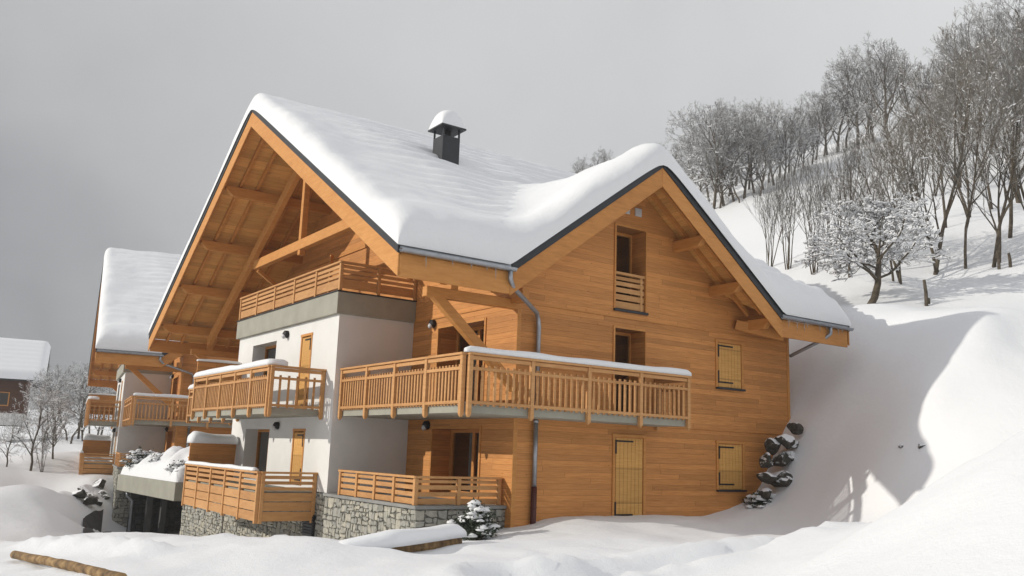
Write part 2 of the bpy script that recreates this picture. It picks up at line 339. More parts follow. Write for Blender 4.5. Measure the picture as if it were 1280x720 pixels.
def terrain():
    xs = axis(-16, 16, -110, 300, .2, 4.); ys = axis(-18, 8, -60, 300, .2, 4.)
    X, Y = np.meshgrid(xs, ys, indexing='ij'); Z = height(X, Y)
    nx, ny = len(xs), len(ys)
    V = np.c_[X.ravel(), Y.ravel(), Z.ravel()]
    i = (np.arange(nx-1)[:,None]*ny + np.arange(ny-1)[None,:]).ravel()
    F = np.c_[i, i+ny, i+ny+1, i+1]
    me = bpy.data.meshes.new('snow_ground'); me.vertices.add(len(V)); me.vertices.foreach_set('co', V.ravel())
    me.loops.add(F.size); me.loops.foreach_set('vertex_index', F.ravel()); me.polygons.add(len(F))
    me.polygons.foreach_set('loop_start', np.arange(0, F.size, 4)); me.polygons.foreach_set('loop_total', np.full(len(F), 4))
    me.polygons.foreach_set('use_smooth', np.ones(len(F), bool)); me.update(); me.validate()
    me.materials.append(M['snow_ground']); o = bpy.data.objects.new('snow_ground', me); COL.objects.link(o)
    tag(o, kind='structure'); print('terrain', len(V))
terrain()
def ground(px, py, d0=6., d1=320.):
    """the terrain point seen at a pixel"""
    ds = np.arange(d0, d1, .5); dr = fw + rt*((px-640)/FPX) - up*((py-360)/FPX)
    P = np.array(CAM)[None,:] + ds[:,None]*np.array(dr)[None,:]
    h = height(P[:,0], P[:,1]); k = np.nonzero(P[:,2] < h)[0]
    i = k[0] if len(k) else len(ds)-1
    return Vector((P[i,0], P[i,1], h[i])), ds[i]

# ------------------------------------------------------------------ snow pieces
def snow_strip(name, pts, wid, hgt, label, parent=None, loc=None, rz=0, seed=0, group=None):
    """a rounded ridge of snow lying along a rail"""
    P = [Vector(p) for p in pts]; L_ = []; tot = 0
    S = []
    for a, b in zip(P[:-1], P[1:]):
        n = max(2, int((b-a).length/.12))
        for k in range(n): S.append(a.lerp(b, k/n))
    S.append(P[-1]); n = len(S); K = 9; vs = []; fs = []
    rr = random.Random(seed)
    for i, p in enumerate(S):
        t = (S[min(i+1, n-1)] - S[max(i-1, 0)]).normalized(); a = Vector((-t.y, t.x, 0)).normalized()
        e = min(1, min(i, n-1-i)*.12/.22 + .25); e = math.sqrt(1-(1-e)**2)
        h = hgt*e*(.86 + .32*float(vnoise(i*.13, seed*3.3, 5))); ww = wid*(.9 + .2*float(vnoise(i*.21, seed*7.7, 8)))
        for k in range(K):
            an = math.pi*k/(K-1); cx = math.cos(an); sx = math.sin(an)
            cx = math.copysign(abs(cx)**.7, cx); sx = sx**.7
            vs.append(p + a*(cx*ww/2) + Vector((0,0,h*sx)))
    for i in range(n-1):
        for k in range(K-1): fs.append((i*K+k, i*K+k+1, (i+1)*K+k+1, (i+1)*K+k))
        fs.append((i*K+K-1, i*K, (i+1)*K, (i+1)*K+K-1))
    fs += [tuple(range(K)), tuple(range((n-1)*K, n*K))[::-1]]
    o = MB().add(vs, fs).build(name, M['snow'], parent, smooth=True)
    if label: tag(o, label, 'snow', group)
    if loc is not None: o.location = loc; o.rotation_euler.z = rz
    return o
# ------------------------------------------------------------------ the chalet (built once, copied once)
YM = 9.9                      # the chalet is symmetric about y = YM
M1 = .597; ZE = 3.84; M2 = .745
def zmain(y): return ZE + M1*(1.25 + (y if y <= YM else 2*YM-y))
def zcross(x): return 7.5 - M2*abs(x-3.8)
class HB(MB):
    def __init__(s, mir=False): super().__init__(); s.mir = mir
    def add(s, vs, fs):
        if s.mir: vs = [(p[0], 2*YM-p[1], p[2]) for p in vs]; fs = [q[::-1] for q in fs]
        return super().add(vs, fs)
def holed(mb, O, U, Nn, u0, u1, z0, z1, holes, top=(), depth=.45):
    """a wall face with real openings: each hole (u0,u1,z0,z1) gets its reveals"""
    O = Vector(O); U = Vector(U); Nn = Vector(Nn); Z = Vector((0,0,1))
    P = lambda u, z, d=0: O + U*u + Z*z - Nn*d
    us = sorted({u0, u1, *[h[0] for h in holes], *[h[1] for h in holes]}); zs = sorted({z0, z1, *[h[2] for h in holes], *[h[3] for h in holes]})
    for a, b in zip(us[:-1], us[1:]):
        for c, d in zip(zs[:-1], zs[1:]):
            if any(h[0] < (a+b)/2 < h[1] and h[2] < (c+d)/2 < h[3] for h in holes): continue
            mb.quad(P(a,c), P(b,c), P(b,d), P(a,d))
    if top: mb.quad(P(u0,z1), P(u1,z1), *[P(u,z) for u, z in top])
    for h in holes:
        a, b, c, d = h[:4]; dp = h[4] if len(h) > 4 else depth
        mb.quad(P(a,c), P(a,d), P(a,d,dp), P(a,c,dp)); mb.quad(P(b,c), P(b,d), P(b,d,dp), P(b,c,dp))
        mb.quad(P(a,d), P(b,d), P(b,d,dp), P(a,d,dp)); mb.quad(P(a,c), P(b,c), P(b,c,dp), P(a,c,dp))
def glazing(root, O, U, Nn, u0, u1, z0, z1, depth, leaves, mir=False, name='window', curtain=True, jamb=.0):
    """glazed opening at the back of its recess: window > pane, curtain"""
    O = Vector(O); U = Vector(U); Nn = Vector(Nn); Z = Vector((0,0,1)); P = lambda u, z, d: O + U*u + Z*z - Nn*d
    f = HB(mir); g = HB(mir); c = HB(mir); rm = HB(mir)
    def bx(mb, a, b, p, q, d0, d1):
        A = [P(u, z, d) for u in (a, b) for d in (d0, d1) for z in (p, q)]
        mb.add(A, [(0,1,3,2),(4,6,7,5),(0,4,5,1),(2,3,7,6),(0,2,6,4),(1,5,7,3)])
    d = depth; fr = .085
    if jamb: bx(f, u1-jamb, u1, z0, z1, d-.02, d+.06); u1 -= jamb
    bx(f, u0, u1, z1-fr, z1, d-.06, d+.05); bx(f, u0, u1, z0, z0+fr, d-.06, d+.05)
    wd = (u1-u0)/leaves
    for i in range(leaves+1):
        u = u0 + i*wd; h = fr if 0 < i < leaves else fr/1.3
        bx(f, max(u0, u-h*.75), min(u1, u+h*.75), z0+fr, z1-fr, d-.055, d+.045)
    bx(g, u0, u1, z0+fr, z1-fr, d, d+.01)
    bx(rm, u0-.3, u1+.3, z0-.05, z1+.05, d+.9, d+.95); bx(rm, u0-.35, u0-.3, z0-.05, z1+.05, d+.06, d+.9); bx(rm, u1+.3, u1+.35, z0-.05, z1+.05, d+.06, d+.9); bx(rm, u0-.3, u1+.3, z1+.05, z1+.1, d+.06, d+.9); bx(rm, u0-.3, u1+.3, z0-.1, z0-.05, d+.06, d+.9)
    n = 26
    if curtain:
        for (a, b) in ((u0+.06, u0+(u1-u0)*.42), (u0+(u1-u0)*.55, u1-.06)):
            pts = [(a+(b-a)*k/n, d+.08+.03*math.sin(k*1.9)) for k in range(n+1)]
            for (p, q) in zip(pts[:-1], pts[1:]): c.quad(P(p[0], z0+.1, p[1]), P(q[0], z0+.1, q[1]), P(q[0], z1-.12, q[1]), P(p[0], z1-.12, p[1]))
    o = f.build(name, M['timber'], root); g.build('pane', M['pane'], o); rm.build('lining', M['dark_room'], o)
    if curtain: c.build('curtain', M['curtain'], o, fix=False)
    return o
def shutter(root, O, U, Nn, u0, u1, z0, z1, mir=False, name='shutter', hinge_side=0, sill=True):
    O = Vector(O); U = Vector(U); Nn = Vector(Nn); Z = Vector((0,0,1)); P = lambda u, z, d: O + U*u + Z*z - Nn*d
    def bx(mb, a, b, p, q, d0, d1):
        A = [P(u, z, d) for u in (a, b) for d in (d0, d1) for z in (p, q)]
        mb.add(A, [(0,1,3,2),(4,6,7,5),(0,4,5,1),(2,3,7,6),(0,2,6,4),(1,5,7,3)])
    s = HB(mir); n = max(3, round((u1-u0)/.16)); w_ = (u1-u0-.09)/n
    for i in range(n): bx(s, u0+.045+i*w_+.003, u0+.045+(i+1)*w_-.003, z0+.02, z1-.05, -.024, .04)
    o = s.build(name, M['shutter'], root, bevel=.006)
    f = HB(mir)
    bx(f, u0-.07, u0+.02, z0, z1+.02, -.038, .1); bx(f, u1-.02, u1+.07, z0, z1+.02, -.038, .1); bx(f, u0-.09, u1+.09, z1-.02, z1+.06, -.045, .1)
    f.build('frame', M['timber'], o, bevel=.006)
    hu = u0 if hinge_side == 0 else u1; sg = 1 if hinge_side == 0 else -1
    for z in (z1-.13, z0+.16):
        h = HB(mir)
        a, b = sorted((hu+sg*.03, hu+sg*(u1-u0)*.62)); bx(h, a, b, z-.022, z+.022, -.04, -.026)
        a, b = sorted((hu+sg*.0, hu+sg*.05)); bx(h, a, b, *( (z-.34, z+.03) if z > (z0+z1)/2 else (z-.03, z+.34)), -.052, -.03)
        h.build('hinge', M['black'], o)
    if sill:
        q = HB(mir); bx(q, u0-.06, u1+.09, z0-.05, z0+.005, -.09, .06); q.build('sill', M['slate'], o)
    return o
def lamp(root, x, y, z, nx, ny, mir=False):
    b = HB(mir); n = Vector((nx, ny, 0)); c = Vector((x, y, z))
    b.tube([c, c+n*.03, c+n*.12, c+n*.17], [.12, .125, .12, .05], 14)
    o = b.build('wall_lamp', M['black'], root, smooth=False)
    g = HB(mir); g.tube([c+n*.10+Vector((0,0,-.06)), c+n*.16+Vector((0,0,-.075)), c+n*.2+Vector((0,0,-.07))], [.085, .08, .03], 12); g.build('lamp_glass', M['glass_lamp'], o, smooth=True)
def stones(mb, O, U, Nn, u0, u1, z0, z1, seed, big=.5):
    rr = random.Random(seed); O = Vector(O); U = Vector(U); Nn = Vector(Nn); Z = Vector((0,0,1))
    def put(a, b, c, d):
        g = .011; j = lambda: rr.uniform(-.018, .018); D = rr.uniform(.02, .06)
        q = [(a+g+j(), c+g+j()), ((a+b)/2, c+g+j()), (b-g+j(), c+g+j()), (b-g+j(), (c+d)/2), (b-g+j(), d-g+j()), ((a+b)/2, d-g+j()), (a+g+j(), d-g+j()), (a+g+j(), (c+d)/2)]
        if rr.random() < .5:
            k = rr.choice((0, 2, 4, 6)); mu, mv = (a+b)/2, (c+d)/2; q[k] = (q[k][0]+(mu-q[k][0])*.35, q[k][1]+(mv-q[k][1])*.35)
        mu = sum(p[0] for p in q)/8; mv = sum(p[1] for p in q)/8; n = 8
        P0 = [O+U*p[0]+Z*p[1]-Nn*.02 for p in q]; P1 = [O+U*p[0]+Z*p[1]+Nn*D*.7 for p in q]
        P2 = [O+U*(mu+(p[0]-mu)*.86)+Z*(mv+(p[1]-mv)*.86)+Nn*(D+rr.uniform(-.012,.012)) for p in q]
        fs = []
        for o in (0, n):
            for k in range(n): fs.append((o+k, o+(k+1)%n, o+n+(k+1)%n, o+n+k))
        fs.append(tuple(range(2*n, 3*n))); mb.add(P0+P1+P2, fs)
    def split(a, b, c, d, lv):
        w_, h = b-a, d-c
        lw = rr.uniform(.2, big*1.15); lh = rr.uniform(.13, big*.85)
        if w_ < .17 and h < .3 or (w_ < lw and h < lh) or lv > 16: return put(a, b, c, d)
        if w_/lw > h/lh: m = a+w_*rr.uniform(.35, .65); split(a, m, c, d, lv+1); split(m, b, c, d, lv+1)
        else: m = c+h*rr.uniform(.35, .65); split(a, b, c, m, lv+1); split(a, b, m, d, lv+1)
    split(u0, u1, z0, z1, 0)
def picket_rail(bal, A, B, z0, zt, nbay, pitch, mir=False, ends=(True, True), post_w=.105, out=(0,0,0)):
    """posts, handrail and a panel of pickets between two points"""
    A = Vector(A); B = Vector(B); d = B-A; n = Vector((-d.y, d.x, 0)).normalized()
    hr = HB(mir); hr.beam(A+Vector((0,0,zt-.03))-d.normalized()*.06, B+Vector((0,0,zt-.03))+d.normalized()*.06, .155, .055)
    hr.beam(A+Vector((0,0,zt-.115)), B+Vector((0,0,zt-.115)), .05, .09); hr.build('handrail', M['rail'], bal, bevel=.006)
    for i in range(nbay+1):
        if (i == 0 and not ends[0]) or (i == nbay and not ends[1]): continue
        p = A + d*(i/nbay); q = HB(mir); h = post_w/2
        t = d.normalized()*h; m = n*h
        vs = [p+t*a+m*b+Vector((0,0,z)) for z in (z0-.21, z0-.17, zt-.058) for a, b in ((-1,-1),(1,-1),(1,1),(-1,1))]
        vs[:4] = [p+t*a*.45+m*b*.45+Vector((0,0,z0-.235)) for a, b in ((-1,-1),(1,-1),(1,1),(-1,1))]
        q.add(vs, [(3,2,1,0),(8,9,10,11)] + [(o+k, o+(k+1)%4, o+4+(k+1)%4, o+4+k) for o in (0,4) for k in range(4)]); q.build('post', M['rail'], bal, bevel=.006)
    pk = HB(mir)
    for i in range(nbay):
        a = A + d*(i/nbay); b = A + d*((i+1)/nbay); ln = (b-a).length; k = max(2, round(ln/pitch)-1)
        for j in range(1, k+1):
            p = a.lerp(b, j/(k+1)); pk.beam(p+n*.012+Vector((0,0,z0+.03)), p+n*.012+Vector((0,0,zt-.27)), .062, .03, up=n)
        for z in (z0+.1, zt-.36): pk.beam(a+d.normalized()*.053-n*.025+Vector((0,0,z)), b-d.normalized()*.053-n*.025+Vector((0,0,z)), .032, .07)
    pk.build('picket_panel', M['rail'], bal)
def slat_rail(bal, A, B, z0, zt, nbay, slats, mir=False, ends=(True, True), drop=.0):
    """posts, handrail and horizontal boards; slats are (bottom, top) heights"""
    A = Vector(A); B = Vector(B); d = B-A; n = Vector((-d.y, d.x, 0)).normalized(); t = d.normalized()
    hr = HB(mir); hr.beam(A+Vector((0,0,zt-.028))-t*.06, B+Vector((0,0,zt-.028))+t*.06, .15, .055); hr.build('handrail', M['rail'], bal, bevel=.006)
    for i in range(nbay+1):
        if (i == 0 and not ends[0]) or (i == nbay and not ends[1]): continue
        p = A + d*(i/nbay); q = HB(mir); q.beam(p+Vector((0,0,z0-drop)), p+Vector((0,0,zt-.057)), .1, .1, up=n); q.build('post', M['rail'], bal, bevel=.006)
    s = HB(mir)
    for i in range(nbay):
        a = A + d*(i/nbay)+t*.052; b = A + d*((i+1)/nbay)-t*.052
        for (p, q) in slats: s.beam(a+Vector((0,0,(p+q)/2)), b+Vector((0,0,(p+q)/2)), .035, q-p)
    s.build('slat_panel', M['rail'], bal)

def make_chalet(label):
    root = thing('chalet', label, 'chalet')
    # ---- walls in boarding
    wl = HB()
    zt = lambda y: zmain(y)-.24
    X0 = ((0,0,0), (0,1,0), (-1,0,0)); Y0 = ((0,0,0), (1,0,0), (0,-1,0))
    du = (1.5, 3.93, .47, 2.88); dl = (1.53, 3.98, -1.75, .02)
    holesX = [du, dl, (2*YM-3.93, 2*YM-1.5, .47, 2.88), (2*YM-3.98, 2*YM-1.53, -1.75, .02)]
    holed(wl, *X0, 0, 2*YM, -6.6, 3.9, holesX, [(2*YM, zt(0)), (YM, zt(YM)), (0, zt(0))], .6)
    ct = lambda x: max(zcross(x), zmain(0))-.25
    hy = [(3.26, 4.38, 3.44, 5.8, .62), (3.26, 4.38, .47, 2.9, .62)]
    P = lambda x, z: Vector((x, 0, z))
    wl.quad(P(0,-6.6), P(3.26,-6.6), P(3.26,ct(3.26)), P(0,ct(0)))
    wl.quad(P(4.38,-6.6), P(10.65,-6.6), P(10.65,4.34), P(7.72,4.34), P(4.38,ct(4.38)))
    holed(wl, *Y0, 3.26, 4.38, -6.6, 5.8, hy, [(4.38,ct(4.38)), (3.8,ct(3.8)), (3.26,ct(3.26))])
    wl.quad((10.65,0,-6.6), (10.65,2*YM,-6.6), (10.65,2*YM,zt(0)), (10.65,YM,zt(YM)), (10.65,0,zt(0)))
    wl.quad((0,2*YM,-6.6), (10.65,2*YM,-6.6), (10.65,2*YM,zt(0)), (0,2*YM,zt(0)))
    wall = wl.build('wall', M['planks'], root, fix=False)
    # trim strips: corner boards and storey bands
    tr = HB(); tr.box(-.022,-.022,-3.2, .1,.002,3.3); tr.box(10.56,-.022,-.6, 10.672,.05,3.9)
    tr.box(.1,-.03,3.19, 10.56,.0,3.225); tr.box(.1,-.03,.275, 10.56,.0,.31)
    tr.build('corner_board', M['timber'], root, bevel=.006)
    tr = HB(); tr.box(-.03,.0,3.19, .0,5.45,3.225); tr.build('band_board', M['timber'], root)
    tr = HB(); tr.box(-.05,5.6,6.2,-.004,14.2,6.36); tr.build('band_board', M['timber'], root)
    # ---- openings
    for mir in (False, True):
        O, U, n = X0
        glazing(root, O, U, n, du[0], du[1], du[2], du[3], .6, 2, mir, 'glazed_door', jamb=.14)
        glazing(root, O, U, n, dl[0], dl[1], dl[2], dl[3], .6, 2, mir, 'glazed_door', curtain=False, jamb=.14)
        fr = HB(mir)
        for q in (du, dl): fr.box(-.03, q[0]-.07, q[2], .0, q[0], q[3]+.07); fr.box(-.03, q[1], q[2], .0, q[1]+.07, q[3]+.07); fr.box(-.04, q[0], q[3], .0, q[1], q[3]+.07)
        fr.build('door_casing', M['timber'], root)
        lamp(root, 0, 4.23, 3.05, -1, 0, mir); lamp(root, 0, 4.29, .12, -1, 0, mir)
    O, U, n = Y0
    for (q, c) in ((hy[0], False), (hy[1], True)):
        glazing(root, O, U, n, q[0], q[1], q[2], q[3], .62, 1, False, 'window', c)
    cs = HB()
    for q in hy:
        cs.box(q[0]-.06,-.03,q[2],q[0],.0,q[3]+.06); cs.box(q[1],-.03,q[2],q[1]+.04,.0,q[3]+.06); cs.box(q[0],-.03,q[3],q[1],.0,q[3]+.06)
    cs.build('window_casing', M['timber'], root)
    sl = HB(); sl.box(3.2,-.07,3.37,4.46,.1,3.437); sl.build('sill', M['slate'], root)
    gr = HB()
    for a, b in ((3.47,3.66),(3.71,3.86),(3.92,4.05),(4.11,4.22),(4.27,4.36)): gr.box(3.28,.03,a,4.36,.07,b)
    gr.box(3.262,.0,4.42,4.378,.11,4.49); gr.box(4.22,.02,3.45,4.3,.028,4.42)
    gr.box(4.2,.075,3.45,4.28,.12,4.42)
    gr.build('window_guard', M['rail'], root)
    shutter(root, O, U, n, 7.32, 8.40, 1.56, 2.94); shutter(root, O, U, n, 7.32, 8.40, -1.42, -.06)
    shutter(root, O, U, n, 3.3, 4.36, -2.25, -.03, name='shutter_door', sill=False)
    for a, b in ((3.57,3.74),(3.97,4.19)):
        vt = HB(); vt.box(a-.01,-.03,6.2,b+.01,.02,6.43); vo = vt.build('vent_grille', M['vent'], root); v2 = HB()
        for k in range(6): v2.box(a,-.045,6.215+k*.035,b,-.031,6.235+k*.035)
        tag(v2.build('louvre', M['vent'], vo), kind=None)
    # ---- stucco block with parapet terrace
    st = HB(); S = ((-2.44,0,0), (0,1,0), (-1,0,0))
    win_u = (10.45,12.78,.47,2.83,.5); win_l = (10.42,12.8,-1.75,-.08,.5); dr_u = (7.36,8.26,.47,2.83,.06); dr_l = (7.37,8.32,-1.75,-.08,.06)
    holed(st, *S, 5.48, 2*YM-5.48, -1.85, 3.24, [win_u, win_l, dr_u, dr_l])
    for y in (5.48, 2*YM-5.48): st.quad((-2.44,y,-1.85),(0,y,-1.85),(0,y,3.24),(-2.44,y,3.24))
    st.build('stucco_block', M['stucco'], root, fix=False)
    O, U, n = S
    for q, k in ((win_u, True), (win_l, True)): glazing(root, O, U, n, *q[:4], .5, 2, False, 'window', k)
    for q in (dr_u, dr_l): shutter(root, (-2.42,0,0), U, n, q[0]+.07, q[1]-.07, q[2], q[3]-.06, name='shutter_door', hinge_side=0, sill=False)
    lamp(root, -2.44, 9.47, 2.95, -1, 0); lamp(root, -2.44, 9.65, .02, -1, 0)
    pp = HB(); pp.box(-2.57,5.39,3.2,-.0,2*YM-5.39,3.84); pw = pp.build('parapet', M['olive'], root, bevel=.01)
    pc = HB(); pc.box(-2.6,5.36,3.842,.0,2*YM-5.36,3.875); pc.build('coping', M['slate'], pw)
    tb = HB(); pl = root
    ter = HB(); ter.box(-2.45,5.5,3.876,0,2*YM-5.5,3.9); tb = ter.build('terrace', M['concrete'], root)
    slats = [(3.96,4.22),(4.27,4.36),(4.42,4.51),(4.56,4.65)]
    slat_rail(tb, (-2.49,2*YM-5.45,0), (-2.49,5.45,0), 3.88, 4.75, 5, slats); slat_rail(tb, (-2.49,5.45,0), (-.06,5.45,0), 3.88, 4.75, 2, slats, ends=(False, True))
    # ---- balconies
    for mir in (False, True):
        c = HB(mir); c.prism([(-2.2,5.48,.28),(-2.2,-1.19,.28),(4.76,-1.19,.28),(4.76,0,.28),(0,0,.28),(0,5.48,.28)], (0,0,.2)); bal = c.build('balcony', M['olive'], root)
        picket_rail(bal, (-2.26,5.36,0), (-2.26,-1.13,0), .41, 1.63, 4, .145, mir)
        picket_rail(bal, (-2.14,-1.25,0), (4.8,-1.25,0), .41, 1.63, 4, .175, mir)
        picket_rail(bal, (4.82,-1.15,0), (4.82,-.06,0), .41, 1.63, 1, .16, mir, (False, True))
        if not mir:
            ds = HB(); ds.box(-2.19,-1.18,.482,4.75,-.75,.52); ds.build('deck_snow', M['snow'], bal, bevel=.015)
    b = HB(); b.box(-4.02,6.24,.27,-2.44,2*YM-6.24,.46); bal = b.build('balcony', M['olive'], root)
    picket_rail(bal, (-4.08,2*YM-6.2,0), (-4.08,6.25,0), .41, 1.63, 5, .165); picket_rail(bal, (-4.03,6.18,0), (-2.5,6.18,0), .41, 1.63, 1, .24)
    picket_rail(bal, (-4.03,2*YM-6.18,0), (-2.5,2*YM-6.18,0), .41, 1.63, 1, .24, ends=(False, True))
    sc = HB(); sc.box(-4.05,2*YM-6.12,1.0,-2.46,2*YM-6.06,2.22); sc.build('privacy_board', M['planks'], bal)
    b = HB(); b.box(-4.05,6.3,-2.02,-2.44,2*YM-6.3,-1.86); bal = b.build('balcony', M['olive'], root)
    sl = [(-2.66,-2.41),(-2.385,-2.15),(-2.125,-1.9),(-1.83,-1.74),(-1.67,-1.58),(-1.52,-1.43)]
    slat_rail(bal, (-4.12,2*YM-6.3,0), (-4.12,6.3,0), -2.72, -1.32, 5, sl); slat_rail(bal, (-4.02,6.24,0), (-2.5,6.24,0), -2.72, -1.32, 1, sl)
    sc = HB(); sc.box(-4.05,2*YM-6.2,-2.6,-2.46,2*YM-6.14,-.62); sc.build('privacy_board', M['planks'], bal)
    # ---- stone base
    for mir in (False, True):
        sb = HB(mir); sb.box(-2.46,.29,-6.6,.0,5.5,-1.93) if not mir else sb.box(-2.46,.29,-6.6,.0,5.5,-1.93)
        sb.box(0.0,.29,-6.6,.03,.3,-1.93)
        base = sb.build('stone_base', M['mortar'], root)
        s2 = HB(mir); stones(s2, (-2.46,0,0), (0,1,0), (-1,0,0), .27, 5.48, -6.0, -1.94, 3+mir, .38); stones(s2, (0,.29,0), (1,0,0), (0,-1,0), -2.5, .1, -5.8, -1.94, 9+mir, .5)
        s2.build('stonework', M['stone'], base)
        cp = HB(mir); cp.box(-2.56,.19,-1.93,.06,5.47,-1.85); cp.build('coping', M['concrete'], base, bevel=.01)
        sl = [(-1.83,-1.7),(-1.65,-1.55),(-1.49,-1.39),(-1.34,-1.27)]
        slat_rail(base, (-2.44,4.6,0), (-2.44,.43,0), -1.85, -1.18, 4, sl, mir); slat_rail(base, (-2.44,.43,0), (-.1,.43,0), -1.85, -1.18, 2, sl, mir, (False, True))
    sb = HB(); sb.box(-2.4,5.5,-6.6,0,2*YM-5.5,-1.85); base = sb.build('stone_base', M['mortar'], root)
    s2 = HB(); stones(s2, (-2.4,0,0), (0,1,0), (-1,0,0), 5.5, 2*YM-5.5, -6.0, -1.87, 21, .36); s2.build('stonework', M['stone'], base)
    vg = HB(); vg.box(-2.5,6.1,-3.1,-2.45,6.9,-2.5)
    vb = vg.build('air_grille', M['black'], base); v2 = HB()
    for k in range(7): v2.box(-2.53,6.12,-3.07+k*.08,-2.505,6.88,-3.02+k*.08)
    v2.build('louvre', M['slate'], vb)
    # ---- roof
    Z = lambda x, y, d=0: Vector((x, y, zmain(y)-d))
    def front(d, i=0.): return [Z(-4.1+i,-1.25+i,d), Z(-1.12,-1.25+i,d), Vector((3.8,-1.25+(7.5-ZE)/M1,7.5-d)), Z(8.72,-1.25+i,d), Z(12-i,-1.25+i,d), Z(12-i,YM,d), Z(-4.1+i,YM,d)]
    def back(d, i=0.): return [Z(-4.1+i,YM,d), Z(12-i,YM,d), Z(12-i,2*YM+1.25-i,d), Z(-4.1+i,2*YM+1.25-i,d)]
    yv = -1.25+(7.5-ZE)/M1
    def cr_(d, i, s): return [Vector((3.8,-1.25+i,7.5-d)), Vector((3.8,yv,7.5-d)), Vector((3.8+s*4.91,-1.25+i,ZE-d))]
    rf = HB(); rf.prism(front(0), (0,0,-.07)); rf.prism(back(0), (0,0,-.07)); rf.prism(cr_(-.004,0,-1), (0,0,-.07)); rf.prism(cr_(-.004,0,1), (0,0,-.07))
    roof = rf.build('roof', M['slate'], root)
    sh = HB(); sh.prism(front(.075,.04), (0,0,-.15)); sh.prism(back(.075,.04), (0,0,-.15)); sh.prism(cr_(.075,.04,-1), (0,0,-.15)); sh.prism(cr_(.075,.04,1), (0,0,-.15)); sh.build('soffit', M['soffit'], roof)
    fa = HB(); bb = HB(); b2 = HB()
    def verge(mb, pts, vec, d0, d1):     # a board following the roof line between two points, cut plumb
        (a, b) = pts; mb.prism([Vector(a)-Vector((0,0,d0)), Vector(b)-Vector((0,0,d0)), Vector(b)-Vector((0,0,d1)), Vector(a)-Vector((0,0,d1))], vec)
    for a, b in ((-1.3, YM), (YM, 2*YM+1.3)):
        verge(fa, (Z(-4.1,a), Z(-4.1,b)), (-.06,0,0), -.02, .2); verge(bb, (Z(-4.1,a), Z(-4.1,b)), (-.035,0,0), .2, .72); verge(b2, (Z(-4.095,a), Z(-4.095,b)), (.06,0,0), .23, .62)
        verge(fa, (Z(12,a), Z(12,b)), (.06,0,0), -.02, .2); verge(bb, (Z(12,a), Z(12,b)), (.035,0,0), .2, .66)
    for s in (-1, 1):
        a = Vector((3.8,-1.25,7.5)); b = Vector((3.8+s*4.95,-1.25,7.5-M2*4.95))
        verge(fa, (a, b), (0,-.06,0), -.02, .22); verge(bb, (a, b), (0,-.035,0), .22, .76); verge(b2, (a, b), (0,.07,0), .24, .6)
    # eave boards
    bb.box(-4.07,-1.27,3.1,-1.1,-1.2,3.62); bb.box(8.7,-1.27,3.1,11.97,-1.2,3.62); bb.box(-4.07,2*YM+1.2,3.1,11.97,2*YM+1.27,3.62)
    fa.build('fascia', M['slate'], roof); bb.build('bargeboard', M['timber'], roof, bevel=.008); b2.build('inner_bargeboard', M['timber'], roof, bevel=.008)
    # rafters under the deep left overhang and under the cross gable
    for x in (-3.45, -2.85, -1.5, -.9):
        q = HB()
        for sgn in (0, 1):
            y0, y1 = (-1.15, YM) if sgn == 0 else (YM, 2*YM+1.15)
            q.prism([Z(x-.045,y0,.226), Z(x-.045,y1,.226), Z(x-.045,y1,.40), Z(x-.045,y0,.40)], (.09,0,0))
        q.build('rafter', M['timber'], roof)
    for y in (-.85, -.35):
        q = HB()
        for s in (-1, 1): q.prism([(3.8,y-.045,7.5-.226), (3.8+s*4.5,y-.045,7.5-M2*4.5-.226), (3.8+s*4.5,y-.045,7.5-M2*4.5-.38), (3.8,y-.045,7.5-.38)], (0,.09,0))
        q.build('rafter', M['timber'], roof)
    def purlin(poly_fn, ax): pass
    for off in (0, 2.75, 5.3, 7.6, 9.86):
        for sgn in ((1,) if off == 0 else (-1, 1)):
            y = YM+sgn*off; z1 = zmain(y)-.40-(.06 if off == 0 else .05); z0 = z1-.34; q = HB()
            q.prism([(-3.98,y-.11,z1), (-3.98,y-.11,z1-.12), (-3.72,y-.11,z0), (.0,y-.11,z0), (.0,y-.11,z1)], (0,.22,0)); q.build('purlin', M['timber'], roof, bevel=.01)
    for off in (0, 1.78, 3.3, 4.55):
        for sgn in ((1,) if off == 0 else (-1, 1)):
            x = 3.8+sgn*off; z1 = zcross(x)-.38-(.1 if off else .02); z0 = z1-.3; q = HB()
            q.prism([(x-.11,-1.19,z1), (x-.11,-1.19,z1-.1), (x-.11,-.98,z0), (x-.11,.0,z0), (x-.11,.0,z1)], (.22,0,0)); q.build('purlin', M['timber'], roof, bevel=.01)
    q = HB(); q.beam((8.05,-.1,3.5), (9.05,-1.1,3.17), .2, .3); q.build('brace', M['timber'], roof, bevel=.01)
    # open truss of the big gable
    xt = -2.05; tr = HB()
    for s in (-1, 1):
        a = Vector((xt, YM, zmain(YM)-1.05)); b = Vector((xt, YM+s*9.7, zmain(YM+9.7)-1.15)); tr.beam(a, b, .2, .36)
    truss = tr.build('truss', M['timber'], root, bevel=.01)
    q = HB(); q.box(xt-.11,5.35,5.9,xt+.11,14.45,6.24); q.build('tie_beam', M['timber'], truss, bevel=.01)
    q = HB(); q.box(xt-.1,YM-.1,5.72,xt+.1,YM+.1,5.898); q.box(xt-.1,YM-.1,6.242,xt+.1,YM+.1,9.2); q.build('king_post', M['timber'], truss, bevel=.01)
    for s in (-1, 1):
        q = HB(); q.beam((xt,YM+s*4.3,5.85), (-.05,YM+s*4.3,4.55), .14, .14); q.build('strut', M['timber'], truss, bevel=.01)
    q = HB(); q.box(-1.0,9.85,3.9,-.9,9.95,5.9); q.build('post', M['timber'], truss)
